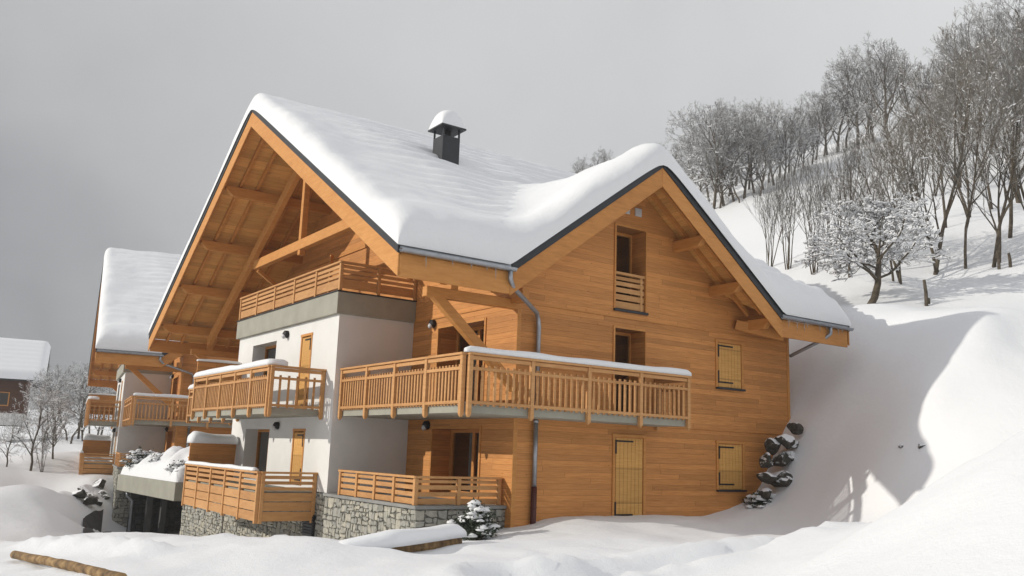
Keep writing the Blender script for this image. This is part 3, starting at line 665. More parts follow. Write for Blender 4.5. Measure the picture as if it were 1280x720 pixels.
    # corner framing under the eave: beam, brace, short posts
    for mir in (False, True):
        q = HB(mir); q.box(-2.72,-.11,3.0,.0,.11,3.24); tb = q.build('corner_beam', M['timber'], root, bevel=.01)
        q = HB(mir); q.beam((-2.5,0,3.12), (-.02,0,1.0), .2, .24); q.build('brace', M['timber'], tb, bevel=.01)
        q = HB(mir); q.box(-2.05,-.09,3.24,-1.85,.09,3.44); q.box(-.3,-.6,3.12,-.1,.09,3.45); q.build('short_post', M['timber'], tb)
    # ---- gutters and downpipes
    for (x0, x1) in ((-4.12,-1.08), (8.66,12.05)):
        g = HB(); n = 9; ring = [(-math.cos(math.pi*k/n)*.085, -math.sin(math.pi*k/n)*.085) for k in range(n+1)]
        vs = []; fs = []
        for x in (x0, x1):
            for rr_ in (1., .9): vs += [(x, -1.38+a*rr_, 3.7+b*rr_) for a, b in ring]
        m = n+1
        for k in range(n): fs += [(k, k+1, 2*m+k+1, 2*m+k), (m+k+1, m+k, 3*m+k, 3*m+k+1), (k, k+1, m+k+1, m+k), (2*m+k+1, 2*m+k, 3*m+k, 3*m+k+1)]
        g.add(vs, fs)
        k = int((x1-x0)/.6)
        for i in range(k): g.box(x0+.3+i*.6, -1.47, 3.7, x0+.33+i*.6, -1.28, 3.712)
        g.box(x0,-1.30,3.715,x1,-1.28,3.8)
        go = g.build('gutter', M['zinc'], root)
    d = HB(); d.tube([(-1.22,-1.38,3.63),(-1.22,-1.38,3.45),(-1.05,-1.25,3.28),(.45,-.2,2.95),(.58,-.1,2.78),(.6,-.1,2.6),(.6,-.1,.5)], .058, 10); d.tube([(.6,-.1,.27),(.6,-.1,-1.4)], .058, 10); d.tube([(.6,-.1,.18),(.6,-.1,.24),(.6,-.1,.27)], [.06,.075,.06], 10)
    dp = d.build('downpipe', M['zinc'], root, smooth=True); d = HB(); d.tube([(.6,-.1,-1.38),(.6,-.1,-3.0)], .072, 10); d.tube([(.6,-.1,-1.9),(.6,-.1,-1.86)], .08, 10); d.build('pipe_boot', M['rust'], dp, smooth=True)
    d = HB(); d.tube([(10.95,-1.38,3.63),(10.95,-1.38,3.42),(10.85,-1.2,3.25),(10.75,-.15,2.85),(10.75,0,2.8)], .058, 10); d.build('downpipe', M['zinc'], root, smooth=True)
    # ---- chimney
    c = HB(); zc = 7.4; c.box(.72,5.55,zc,1.36,6.2,9.45); ch = c.build('chimney', M['slate'], root, bevel=.01)
    c = HB(); c.box(.8,5.63,9.45,1.28,6.12,9.47)
    for x in (.75,1.33):
        for y in (5.58,6.17): c.box(x-.025,y-.025,9.45,x+.025,y+.025,9.72)
    c.box(.58,5.41,9.72,1.5,6.34,9.77); c.build('chimney_cap', M['slate'], ch)
    c = HB(); c.tube([(1.04,5.87,9.4),(1.04,5.87,9.7)], .13, 12); c.build('flue', M['black'], ch)
    return root
def dome(name, cx, cy, z, wx, wy, h, label, seed, base=None):
    n = 20; vs = []; fs = []
    for i in range(n+1):
        for j in range(n+1):
            a = math.sin((i/n*2-1)*math.pi/2); b = math.sin((j/n*2-1)*math.pi/2); q = max(0, 1-abs(a)**2.3)*max(0, 1-abs(b)**2.3)
            vs.append((cx+a*wx/2, cy+b*wy/2, z + h*q**.42*(.88+.2*a*0+.24*float(vnoise(a*.8+seed, b*.8, seed)))))
    vs += [(cx+a*wx/2, cy+b*wy/2, z-.0) for a, b in ((-1,-1),(1,-1),(1,1),(-1,1))]
    for i in range(n):
        for j in range(n): fs.append((i*(n+1)+j, (i+1)*(n+1)+j, (i+1)*(n+1)+j+1, i*(n+1)+j+1))
    o = MB().add(vs, fs).build(name, M['snow'], smooth=True); return tag(o, label, 'snow')
def roof_snow(label, T=.66):
    def cl(a, b, step): 
        e = [0,.012,.035,.07,.12,.18,.25,.34,.45,.58,.72,.9]
        m = np.arange(a+1.05, b-1.05, step); return np.array([a+q for q in e] + list(m) + [b-q for q in e[::-1]])
    xs = cl(-4.19, 12.1, .16); ys = cl(-1.36, 2*YM+1.34, .11)
    X, Y = np.meshgrid(xs, ys, indexing='ij')
    yy = np.where(Y <= YM, Y, 2*YM-Y)
    zm = ZE + M1*(1.25+yy); zm = zm - .16*np.exp(-np.abs(Y-YM)/.35)
    zc = 7.5 - M2*np.sqrt((X-3.8)**2+.06); zc = np.where(Y < 8, zc, -9)
    hard = np.maximum(zm, zc); k = .28; smooth = np.where(np.abs(zm-zc) < 4*k, k*np.logaddexp(zm/k, zc/k), hard)
    smooth = np.where(Y > 7.5, zm, smooth)
    ex = np.minimum(X-xs[0], xs[-1]-X); ey = np.minimum(Y-ys[0], ys[-1]-Y); R_ = .62
    edge = 1+.75*fbm(X*.8, Y*.8, 33, 3)+.35*fbm(X*3.1, Y*3.1, 35, 2); ex = ex*np.clip(edge, .5, 1.6); ey = ey*np.clip(edge, .5, 1.6)
    f = lambda d: (1-(1-np.clip(d/R_, 0, 1))**3.2)**(1/3.0)
    E = f(ex)*f(ey)
    wave = .065*np.sin(Y*2*np.pi/.62 + 1.6*fbm(X*.12, Y*.3, 4, 2)*6) * np.clip((E-.6)*3, 0, 1)*np.clip((X+2.6)/2.5, .1, 1)*(zm > zc+.35) + fbm(X*.4, Y*.7, 12, 3)*.08 + fbm(X*2.5, Y*2.5, 2, 3)*.06
    lip = 1+.3*fbm(X*.45, Y*.45, 51, 2)+.22*np.exp(-((Y+.6)/.6)**2)
    Zt = hard*(1-E) + smooth*E + T*lip*E + wave*E + .004
    Zt = np.maximum(Zt, hard + .01)
    # the bottom of the blanket drops a little below the roof edge as it creeps outwards
    nx, ny = len(xs), len(ys); V = np.c_[X.ravel(), Y.ravel(), Zt.ravel()]; Vb = np.c_[X.ravel(), Y.ravel(), (hard+.004).ravel()]
    i = (np.arange(nx-1)[:,None]*ny + np.arange(ny-1)[None,:]).ravel()
    fs = [tuple(map(int, q)) for q in np.c_[i, i+ny, i+ny+1, i+1]]
    b = [j for j in range(ny)] + [q*ny+ny-1 for q in range(1, nx)] + [(nx-1)*ny+j for j in range(ny-2, -1, -1)] + [q*ny for q in range(nx-2, 0, -1)]
    o = len(V); rim = [tuple(Vb[q]) for q in b]
    fs += [(b[q], b[(q+1)%len(b)], o+(q+1)%len(b), o+q) for q in range(len(b))]
    ob = MB().add([tuple(p) for p in V]+rim, fs).build('roof_snow', M['snow'], smooth=True); return tag(ob, label, 'snow')

chalet = make_chalet('large timber and white stucco chalet in the middle, with black chimney and wide gable')
H2 = (Vector((-.61, 29.03, -.09)), R(-8.82))
chalet2 = copy_tree(chalet); chalet2.location = H2[0]; chalet2.rotation_euler.z = H2[1]
tag(chalet2, 'timber chalet partly hidden behind the left end of the large chalet, its balconies in shade')
for o in (chalet, chalet2): o['group'] = 'matching timber chalets'
def second(o, label):
    c = o.copy(); COL.objects.link(c); c.location = H2[0]; c.rotation_euler.z = H2[1]; c['label'] = label; return c
o = roof_snow('thick rippled snow blanket over the large chalet roof, around its black chimney'); second(o, 'smooth snow blanket on the roof of the chalet behind, left of the wide gable')
dome('chimney_snow', 1.04, 5.87, 9.771, .9, .9, .66, 'tall rounded snow cap on the black chimney', 3)
ZR = 1.632
for nm, pts, wd, hg, l1, l2 in (
 ('rail_snow', [(-2.26,-1.22,ZR),(.5,-1.25,ZR),(4.86,-1.25,ZR)], .17, .15, 'long snow strip on the handrail of the corner balcony under the cross gable', 'thin snow strip on the front handrail of the shaded rear chalet corner balcony'),
 ('rail_snow', [(-4.08,2*YM-6.2,ZR),(-4.08,9,ZR),(-4.07,6.3,ZR),(-3.6,6.18,ZR)], .19, .17, 'snow strip on the rail of the upper stucco balcony', 'thin snow strip on the upper side balcony of the rear chalet'),
 ('rail_snow', [(-4.12,2*YM-6.3,-1.318),(-4.12,9,-1.318),(-4.11,6.6,-1.318)], .17, .10, 'thin snow strip on the rail of the lowest slatted balcony above the stone base', 'thin snow on the lowest slatted balcony of the rear chalet'),
 ('board_snow', [(-4.08,2*YM-6.17,-.62),(-2.5,2*YM-6.17,-.62)], .75, .38, 'fat snow cap on the brown privacy board beside the white stucco wall', 'snow cap on the lower brown privacy board of the rear chalet'),
 ('board_snow', [(-4.08,2*YM-6.09,2.22),(-2.5,2*YM-6.09,2.22)], .12, .09, 'thin snow line on the upper brown privacy board of the large chalet', 'thin snow line on the upper brown privacy board of the rear chalet')):
    o = snow_strip(nm, pts, wd, hg, l1, seed=hash(l1) % 97 if False else len(l1)); second(o, l2)
o = snow_strip('rail_snow', [(-2.26,2*YM-5.36,ZR),(-2.26,2*YM+1.2,ZR)], .2, .2, 'snow lump on the far corner balcony rail seen at the left end of the large chalet', seed=4)

def ice(nt, out):
    p = bsdf(nt, out, (.8,.86,.9), .08); p.inputs['Transmission Weight'].default_value = .7; p.inputs['IOR'].default_value = 1.31
M['ice'] = mat('ice', ice)
# ------------------------------------------------------------------ carport roof planter between the chalets
def lumpy_sheet(name, quad, h, seed, mat_, nu=40, nv=24, bumps=(), rnd_=.35):
    """a heap of snow over a four-sided patch (corner points), rounded at its edges"""
    A, B, C_, D = [Vector(q) for q in quad]; vs = []; fs = []
    for i in range(nu+1):
        for j in range(nv+1):
            a = i/nu; b = j/nv; p = A.lerp(B, a).lerp(D.lerp(C_, a), b)
            e = min(a, 1-a)*(B-A).length; f_ = min(b, 1-b)*(D-A).length
            k = (1-(1-min(e/rnd_, 1))**2.4)**.5*(1-(1-min(f_/rnd_, 1))**2.4)**.5
            z = h*k*(.8+.5*float(vnoise(p.x*.9+seed, p.y*.9, seed))) + k*float(fbm(p.x*2.2, p.y*2.2, seed+3, 3))*.22
            for (bx, by, br, bh) in bumps: z += k*bh*math.exp(-((p.x-bx)**2+(p.y-by)**2)/br**2)
            vs.append((p.x, p.y, p.z+max(z, .004)))
    for i in range(nu):
        for j in range(nv): q = i*(nv+1)+j; fs.append((q, q+nv+1, q+nv+2, q+1))
    return MB().add(vs, fs).build(name, mat_, smooth=True)
M['dark_steel'] = mat('dark steel post', flat((.09,.09,.09), .6))
cp = thing('carport', 'olive grey carport slab heaped with snow between the two chalets', 'carport')
a = Vector((-2.52,20.85,0)); b = Vector((-3.05,29.45,0)); off = Vector((6,.3,0))
def slab(name, z0, z1, inset, m, par, bev=.015):
    q = MB(); i = Vector((inset,0,0)); q.prism([a+i+Vector((0,0,z0)), b+i+Vector((0,0,z0)), b+off+Vector((0,0,z0)), a+off+Vector((0,0,z0))], (0,0,z1-z0)); return q.build(name, m, par, bevel=bev)
slab('roof_slab', -3.04, -2.28, 0, M['olive'], cp)
q = MB(); q.prism([Vector((3.3,20.9,-6.2)), Vector((3.0,29.5,-6.2)), Vector((3.0,29.5,-3.0)), Vector((3.3,20.9,-3.0))], (.2,0,0)); bw = q.build('back_wall', M['mortar_shaded'], cp)
q = MB(); stones(q, (3.3,0,0), (0,1,0), (-1,0,0), 20.9, 29.4, -6.0, -3.05, 44, .7); q.build('stonework', M['stone_shaded'], bw)
for k, (x, y) in enumerate(((-1.7,28.3),(-1.0,28.4))):
    q = MB(); q.box(x-.13,y-.13,-6.2,x+.13,y+.13,-3.045); q.build('pillar', M['dark_steel'], cp, bevel=.01)
q = MB(); q.prism([(-2.41,29.19,-6.2),(3.32,28.3,-6.2),(3.32,28.3,-3.05),(-2.41,29.19,-3.05)], (0,.1,0)); sw = q.build('side_wall', M['mortar_shaded'], cp)
q = MB(); stones(q, (-2.41,29.19,0), (.988,-.153,0), (-.153,-.988,0), 0, 5.75, -6., -3.06, 45, .6); q.build('stonework', M['stone_shaded'], sw)
q = MB(); q.tube([(-2.7,28.6,-3.05),(-2.7,28.6,-3.25),(-2.45,28.55,-3.5),(-2.45,28.55,-6)], .07, 8); q.build('downpipe', M['zinc'], cp, smooth=True)
hp = lumpy_sheet('snow_heap', [a+Vector((.03,.05,-2.276)), b+Vector((.03,-.1,-2.276)), b+off+Vector((-.1,-.1,-2.276)), a+off+Vector((-.1,.1,-2.276))], .5, 5, M['snow'], 40, 70,
   [(-1.6,23.2,.8,.75),(-1.5,25.2,.75,.85),(-1.4,21.8,.6,.55),(1,24,1.2,.9),(-1.9,26.9,.6,.6),(-.6,22.6,.8,.9),(0,26,1.1,.9),(-2.0,24.2,.45,.35)])
tag(hp, 'lumpy snow heap on the carport slab between the two chalets', 'snow')

def shrub(name, label, loc, rx, ry, h, seed, nleaf, snow_n, leaf=.09, group=None):
    """shrub > foliage, stem, snow_clump: many small leaves in sprays, snow lying on the outer tips"""
    rr = random.Random(seed); t = thing(name, label, 'shrub', loc, 0, group); lf = MB(); st = MB(); sn = MB()
    tips = []
    for k in range(34):
        an = rr.uniform(0, 6.283); el = rr.uniform(.15, 1.45); d = Vector((math.cos(an)*math.cos(el)*rx, math.sin(an)*math.cos(el)*ry, math.sin(el)*h))*rr.uniform(.7, 1.05)
        mid = d*.5 + Vector((rr.uniform(-.1,.1), rr.uniform(-.1,.1), .12)); st.tube([Vector((0,0,-.1)), mid, d], [.018, .012, .006], 4)
        tips.append(d)
        for m in range(nleaf):
            s = rr.uniform(.35, 1.05); p = (mid.lerp(d, (s-.5)*2) if s > .5 else mid*(s*2)) + Vector((rr.gauss(0,.07), rr.gauss(0,.07), rr.gauss(0,.06)))
            ax = Vector((rr.gauss(0,1), rr.gauss(0,1), rr.gauss(.3,.8))).normalized(); bx_ = ax.cross(Vector((rr.gauss(0,1), rr.gauss(0,1), rr.gauss(0,1)))).normalized(); L_ = leaf*rr.uniform(.7, 1.3)
            lf.quad(p, p+ax*L_*.5+bx_*L_*.28, p+ax*L_, p+ax*L_*.5-bx_*L_*.28)
    for k in range(snow_n):
        d = rr.choice(tips); p = d*rr.uniform(.72, 1.05) + Vector((rr.gauss(0,.05), rr.gauss(0,.05), .03)); r_ = rr.uniform(.05, .12)
        ring = 7; vs = [p+Vector((0,0,r_*.6))]; 
        for lv, (q, zz) in enumerate(((.6,.4),(1,.05),(.8,-.2))):
            for m in range(ring): an = 6.283*m/ring; k2 = rr.uniform(.75,1.2); vs.append(p+Vector((math.cos(an)*q*r_*k2*1.15, math.sin(an)*q*r_*k2*1.15, zz*r_)))
        fs = [(0,1+m,1+(m+1)%ring) for m in range(ring)]
        for lv in (0,1):
            for m in range(ring): fs.append((1+lv*ring+m, 1+lv*ring+ring+m, 1+lv*ring+ring+(m+1)%ring, 1+lv*ring+(m+1)%ring))
        fs.append(tuple(range(1+2*ring, 1+3*ring))); sn.add(vs, fs)
    st.build('stem', M['bark'], t); lf.build('foliage', M['leaf'], t, fix=False); tag(sn.build('snow_clump', M['snow'], t, smooth=True), kind='stuff')
    return t
shrub('evergreen_shrub', 'snow-flecked evergreen shrub against the shaded stone terrace wall', (-1.5,-.7,-2.6), .6, .55, .85, 1, 70, 110)
shrub('evergreen_shrub', 'snowy shrub on the carport slab nearest the rear chalet', (-2.3,28.2,-2.0), .85, .85, .95, 2, 50, 220, .1)
shrub('evergreen_shrub', 'snow-buried shrub in the middle of the carport slab', (-1.9,25.5,-1.75), .7, .8, .6, 3, 26, 260, .1)
shrub('evergreen_shrub', 'snow-buried shrub on the carport slab nearest the large chalet', (-2.1,22.0,-2.05), .6, .7, .6, 4, 24, 190, .09)
shrub('evergreen_shrub', 'low frosted plant at the foot of the boulder wall', (8.45,-.55,-1.95), .55, .45, .42, 5, 40, 90, .08)

# ------------------------------------------------------------------ boulders
def rock(label, c, s, seed, group, flat_=.75):
    bm = bmesh.new(); bmesh.ops.create_icosphere(bm, subdivisions=3, radius=1); rr = random.Random(seed)
    ax = [(Vector((rr.gauss(0,1), rr.gauss(0,1), rr.gauss(0,1))).normalized(), rr.uniform(.42,.8)) for k in range(14)]
    for v in bm.verts:
        for d, h in ax:
            k = v.co.dot(d)
            if k > h: v.co -= d*(k-h)
        v.co *= 1+.22*float(fbm(v.co.x*2+seed, v.co.y*2+v.co.z*3, seed, 3))
    me = bpy.data.meshes.new('boulder'); bm.to_mesh(me); bm.free(); me.materials.append(M['boulder'])
    o = bpy.data.objects.new('boulder', me); COL.objects.link(o); o.location = c; o.scale = (s, s*rr.uniform(.8,1.2), s*flat_); o.rotation_euler = (rr.uniform(-.35,.35), rr.uniform(-.35,.35), rr.uniform(0, 6))
    return tag(o, label, 'boulder', group)
k = 0
rq = random.Random(77)
for x, z, r_ in ((8.95,.02,.36),(9.5,.22,.4),(8.7,-.42,.34),(9.25,-.4,.42),(9.75,-.3,.36),(8.5,-.92,.36),(9.05,-.95,.44),(9.6,-.85,.32),(8.42,-1.42,.30),(8.95,-1.5,.4),(10.05,.6,.3),(8.2,-1.8,.22),(8.75,-1.85,.3),(10.0,.1,.3)):
    rock('snow-topped dark rock stacked at the right end of the chalet wall', (x+rq.uniform(-.1,.1), -.55-rq.random()*.3, z-.12), r_*.98, 50+k, 'boulders beside the chalet wall', .8); k += 1
for px, py in ((100,622),(108,620),(116,626),(124,616),(110,632),(120,633),(128,628)):
    p, d = ground(px, py); rock('dark rock poking through snow left of the rear chalet', p+Vector((0,0,.05)), .42, 60+k, 'boulders beside the rear chalet'); k += 1
for px, py, l in ((1128,574,'dark stone showing in the shaded snow slope, the left one of a pair'),(1153,575,'dark stone showing in the shaded snow slope, the right one of a pair')):
    p, d = ground(px, py); rock(l, p+Vector((0,0,-.03)), .12, 80+k, None); k += 1

# ------------------------------------------------------------------ log barrier half buried in snow
def log(label, P0, P1, r_, seed):
    n = 26; P0 = Vector(P0); P1 = Vector(P1)
    pts = [P0.lerp(P1, i/n) + Vector((0,0,float(fbm(i*.21, seed, seed, 3))*.03)) for i in range(n+1)]
    q = MB(); q.tube(pts, [r_*(.95+.14*float(vnoise(i*1.7, seed*2., 4))) for i in range(n+1)], 12)
    return tag(q.build('log_rail', M['log'], smooth=True), label, 'log rail')
def snow_on(pts, wd, hg, label, seed): return snow_strip('log_snow', pts, wd, hg, label, seed=seed)
A0, A1 = at(18, 693, 13.8), at(153, 722, 10.8); log('long weathered log rail with icicle edge at the lower left corner', A0, A1, .064, 1)
B0, B1 = at(478, 688, 13.6), at(571, 677, 15.2); log('short end of a squared log rail under a snow slab', B0, B1, .12, 2)
snow_on([B0+Vector((-.75,.15,-.1)), B0+Vector((.1,0,.07)), B1+Vector((.02,.05,.09))], .46, .2, 'snow slab on the short log rail in front of the stone wall', 4)
# ------------------------------------------------------------------ small things on the slope
for px, py, hgt, l in ((1158,383,1.0,'short dark fence post standing alone on the lit snow slope'),(1249,340,.8,'small fence post below the right hand trees'),(1263,336,.6,'smallest fence post at the right edge of the slope')):
    p, d = ground(px, py); q = MB(); q.tube([p+Vector((0,0,-.3)), p+Vector((.02,0,hgt*.5)), p+Vector((-.06,0,hgt))], [.07,.065,.055], 7)
    q.box(p.x+.02, p.y-.05, p.z+.1, p.x+.2, p.y+.05, p.z+.32) if hgt > .9 else None
    tag(q.build('fence_post', M['bark']), l, 'post')
# ------------------------------------------------------------------ far brown chalet at the left edge
fc = thing('brown_chalet', 'dark brown chalet with a snowy roof behind bare trees at the left edge', 'chalet', at(-64, 517, 92), R(-8))
zb = -1.0
q = MB(); q.prism([(-7,-6,zb),(7,-6,zb),(7,-6,3.6),(-7,-6,3.6)], (0,12,0)); q.build('wall', mat('dark brown boards', planks((.055,.022,.012), (.085,.035,.018), (.12,.05,.028))), fc)
q = MB(); q.prism([(-7.02,-6.02,zb),(-7.02,6.02,zb),(7.02,6.02,zb),(7.02,-6.02,zb)], (0,0,1.2)); q.build('plinth', M['stucco'], fc)
q = MB()
for s in (-1,1): q.prism([(-8.5,0,7.6),(8.5,0,7.6),(8.5,s*7.6,3.4),(-8.5,s*7.6,3.4)], (0,0,.2))
rf = q.build('roof', M['slate'], fc)
q = MB(); q.prism([(6.9,-6,3.55),(6.9,6,3.55),(6.9,0,7.3)], (.12,0,0)); q.prism([(-6.9,-6,3.55),(-6.9,6,3.55),(-6.9,0,7.3)], (-.12,0,0)); q.build('gable', bpy.data.materials['dark brown boards'], fc)
for x in (-4.5,-1.5,2.,5.):
    q = MB(); q.box(x-.55,-6.06,.9,x+.55,-5.98,2.3); f_ = q.build('window', M['timber'], fc); q = MB(); q.box(x-.45,-6.09,1.,x+.45,-6.062,2.2); q.build('pane', M['dark_room'], f_)
n = 50; vs = []; fs = []
for i in range(n+1):
    for j in range(n+1):
        x = -8.6+17.2*i/n; y = -7.7+15.4*j/n; e = min(min(i, n-i)*17.2/n, min(j, n-j)*15.4/n); kk = (1-(1-min(e/.7,1))**2.4)**.5
        vs.append((x, y, 7.72-abs(y)*.5526-.1*math.exp(-abs(y)/.4)+.1+.6*kk+kk*.05*math.sin(y*7)))
for i in range(n):
    for j in range(n): q_ = i*(n+1)+j; fs.append((q_, q_+n+1, q_+n+2, q_+1))
o = MB().add(vs, fs).build('roof_snow', M['snow'], smooth=True); o.location = fc.location; o.rotation_euler.z = R(-8); tag(o, 'striped snow on the roof of the far brown chalet at the left edge', 'snow')

# ------------------------------------------------------------------ icicles on the gutters
rr = random.Random(5)
for x0, x1, n_, lab in ((8.75, 11.9, 9, 'small icicle under the short gutter at the right end of the roof'), (-3.6, -1.15, 5, 'small icicle under the gutter above the corner balcony')):
    for k in range(n_):
        x = x0+(x1-x0)*(k+rr.random()*.8)/n_; ln = rr.uniform(.08,.3)
        q = MB(); q.tube([(x,-1.38,3.63),(x+.004,-1.38,3.63-ln*.5),(x+.01,-1.38,3.63-ln)], [.018,.011,.002], 6)
        tag(q.build('icicle', M['ice'], smooth=True), lab, 'icicle', 'icicles under the gutters')

# ------------------------------------------------------------------ bare strip of driveway beside the rear chalet
A, B, C_, D = [ground(*p)[0] for p in ((103,655),(129,640),(139,668),(128,668))]; vs = []; fs = []; n = 14
for i in range(n+1):
    for j in range(n+1):
        p = A.lerp(B, i/n).lerp(D.lerp(C_, i/n), j/n); vs.append((p.x, p.y, hz(p.x, p.y)+.015))
for i in range(n):
    for j in range(n): q_ = i*(n+1)+j; fs.append((q_, q_+n+1, q_+n+2, q_+1))
tag(MB().add(vs, fs).build('driveway', M['asphalt'], smooth=True), kind='structure')

# ------------------------------------------------------------------ bare winter trees
class TB:
    """fast tube collector for branches"""
    def __init__(s): s.v = []; s.f = []
    def seg(s, pts, rad, n):
        o = len(s.v); prev = None; m = len(pts)
        for i, p in enumerate(pts):
            t = (pts[min(i+1, m-1)] - pts[max(i-1, 0)]).normalized()
            a = t.cross(Vector((.31,.95,.05))) if prev is None else prev - t*prev.dot(t)
            if a.length < 1e-3: a = t.cross(Vector((1,0,0)))
            a.normalize(); prev = a; b = t.cross(a)
            for k in range(n):
                an = 6.28318*k/n; s.v.append(tuple(p + (a*math.cos(an)+b*math.sin(an))*rad[i]))
        for i in range(m-1):
            for k in range(n): s.f.append((o+i*n+k, o+i*n+(k+1)%n, o+(i+1)*n+(k+1)%n, o+(i+1)*n+k))
    def mesh(s, name, m):
        me = bpy.data.meshes.new(name); me.from_pydata(s.v, [], s.f); me.polygons.foreach_set('use_smooth', [True]*len(me.polygons)); me.materials.append(m); return me
def grow(seed, H, trunk_r, fork, n1, spread, up, kids, wig=.12, stems=1, lean=0., snow_k=0., rmin=.009, split=1):
    """returns (trunk, twigs, snow) collectors; H is the height in metres"""
    rr = random.Random(seed); tr = TB(); tw = TB(); sn = TB()
    def rv(s): return Vector((rr.gauss(0,s), rr.gauss(0,s), rr.gauss(0,s)))
    def limb(p, d, ln, r0, lv):
        n = (7, 6, 4, 3, 2)[min(lv, 4)]; pts = [p]; rad = [r0]; d = d.normalized(); q = p.copy()
        for i in range(n):
            d = (d + rv(wig) + Vector((0,0,up*(.35 if lv else .1)))).normalized(); q = q + d*(ln/n); pts.append(q.copy()); rad.append(max(rmin, r0*(1-.78*(i+1)/n)))
        (tr if lv < split+1 else tw).seg(pts, rad, 7 if lv == 0 else 5 if lv == 1 else 3)
        if snow_k and lv >= 1:
            for i in range(len(pts)-1):
                a, b = pts[i], pts[i+1]; dz = abs((b-a).normalized().z)
                if rr.random() < snow_k*(1.15-dz) and (b-a).length > .05:
                    k = 4; P = [a.lerp(b, t/k)+Vector((0,0,rad[i]*.8+.012)) for t in range(k+1)]; w_ = (.03+rad[i]*.9)*(1.1-dz*.7)
                    sn.seg(P, [w_*f*rr.uniform(.8,1.3) for f in (.5,1,1.1,1,.5)], 5)
        if lv >= len(kids): return
        m = kids[lv] if lv else n1
        for j in range(m):
            t = (fork + (1-fork)*(j+rr.random())/m) if lv == 0 else (.22+.78*(j+rr.random())/m)
            x = t*n; i = min(int(x), n-1); p0 = pts[i].lerp(pts[i+1], x-i); dd = (pts[i+1]-pts[i]).normalized()
            az = rr.uniform(0, 6.283) if lv else j*2.4+rr.uniform(-.5,.5)
            s = dd.orthogonal().normalized(); s = Matrix.Rotation(az, 3, dd) @ s
            an = spread*rr.uniform(.65, 1.25)*(1.1-.45*t if lv == 0 else 1)
            l2 = ln*(.62*(1.08-.62*t) if lv == 0 else .56*(1.1-.5*t))*rr.uniform(.75, 1.2)
            limb(p0, dd*math.cos(an)+s*math.sin(an), l2, max(rmin, min(rad[i]*.62, r0*.5)), lv+1)
        if lv: 
            pass
    for k in range(stems):
        az = k*2.399+rr.random(); off = Vector((math.cos(az), math.sin(az), 0))*(0 if stems == 1 else .25)
        d = Vector((0,0,1)) + off*(.55 if stems > 1 else 0) + Vector((lean, lean*.3, 0))
        limb(off*.6+Vector((0,0,-.4)), d, H*(1 if stems == 1 else rr.uniform(.75,1)), trunk_r*(1 if stems == 1 else rr.uniform(.6,1)), 0)
    return tr, tw, sn
PROTO = {}
def proto(key, tm, wm, **kw):
    tr, tw, sn = grow(**kw); PROTO[key] = (tr.mesh('trunk', tm), tw.mesh('crown', wm), sn.mesh('branch_snow', M['snow']) if sn.f else None, max(v[2] for v in tr.v+tw.v))
    print(key, len(tr.f), len(tw.f), len(sn.f))
proto('ash', M['bark'], M['twig'], seed=11, H=12, trunk_r=.15, fork=.22, n1=9, spread=.5, up=.26, kids=(9,6,5,3), wig=.08, rmin=.01)
proto('ash2', M['bark'], M['twig_brown'], seed=12, H=12, trunk_r=.12, fork=.22, n1=11, spread=.55, up=.24, kids=(11,6,5,3), wig=.1, rmin=.01, snow_k=.1)
proto('ash3', M['bark'], M['twig_brown'], seed=17, H=12, trunk_r=.12, fork=.25, n1=8, spread=.5, up=.22, kids=(8,6,5,3), wig=.1, stems=2, rmin=.01, snow_k=.1)
proto('round', M['bark'], M['twig'], seed=13, H=12, trunk_r=.24, fork=.16, n1=13, spread=.75, up=.16, kids=(13,7,5,3), wig=.1, rmin=.014)
proto('round2', M['bark'], M['twig_frost'], seed=14, H=12, trunk_r=.22, fork=.1, n1=12, spread=.85, up=.12, kids=(12,7,5,3), wig=.13, rmin=.016)
proto('frost', M['bark'], M['twig_frost'], seed=15, H=10, trunk_r=.15, fork=.12, n1=12, spread=.7, up=.14, kids=(12,6,5,3), wig=.16, rmin=.015, snow_k=.3)
proto('coppice', M['bark'], M['twig'], seed=16, H=8, trunk_r=.055, fork=.3, n1=6, spread=.4, up=.22, kids=(6,5,2), wig=.05, stems=7, split=0, rmin=.009)
proto('apple', M['bark'], M['twig'], seed=19, H=5.2, trunk_r=.14, fork=.2, n1=13, spread=.95, up=.1, kids=(13,8,6,4), wig=.24, snow_k=.75, rmin=.012)
_tn = [0]
def plant(key, px, py, hpx, label, cat='tree', group=None, name='bare_tree', rz=None, d0=20, sx=1.):
    p, d = ground(px, py, d0); tr, tw, sn, H = PROTO[key]; s = hpx*d/FPX/H
    rr = random.Random(_tn[0]*7+1); _tn[0] += 1
    t = thing(name, label, cat, p, rr.uniform(0, 6.28) if rz is None else rz, group); t.scale = (s*sx, s*sx, s)
    for nm, me in (('trunk', tr), ('crown', tw), ('branch_snow', sn)):
        if me: o = bpy.data.objects.new(nm, me); COL.objects.link(o); o.parent = t; tag(o, kind='stuff' if nm == 'branch_snow' else None)
    return t
plant('apple', 1083, 380, 148, 'low spreading tree thick with snow beside the chalet roof', name='snowy_tree', rz=.4, sx=1.5)
plant('ash', 1168, 348, 290, 'tall bare tree forking just above its trunk, right of the snowy low tree')
plant('ash3', 1173, 346, 250, 'twin-stemmed bare tree directly behind the tall forked tree')
plant('ash2', 1207, 341, 260, 'slender bare tree second from the right end of the near row')
plant('ash', 1241, 334, 270, 'bare leaning tree on the right end of the near row', rz=2.)
plant('ash2', 1249, 330, 255, 'straight bare tree touching the leaning one at the right end of the near row')
plant('ash3', 1128, 355, 230, 'grey bare tree with several stems just right behind the snowy low tree')
plant('ash2', 1117, 352, 210, 'thin bare tree straight behind the crown of the snowy low tree')
plant('ash', 1062, 352, 180, 'thin bare tree rising left behind the snowy low tree')
plant('coppice', 962, 335, 135, 'upright bare clump of stems nearest the chalet roof', name='bare_shrub')
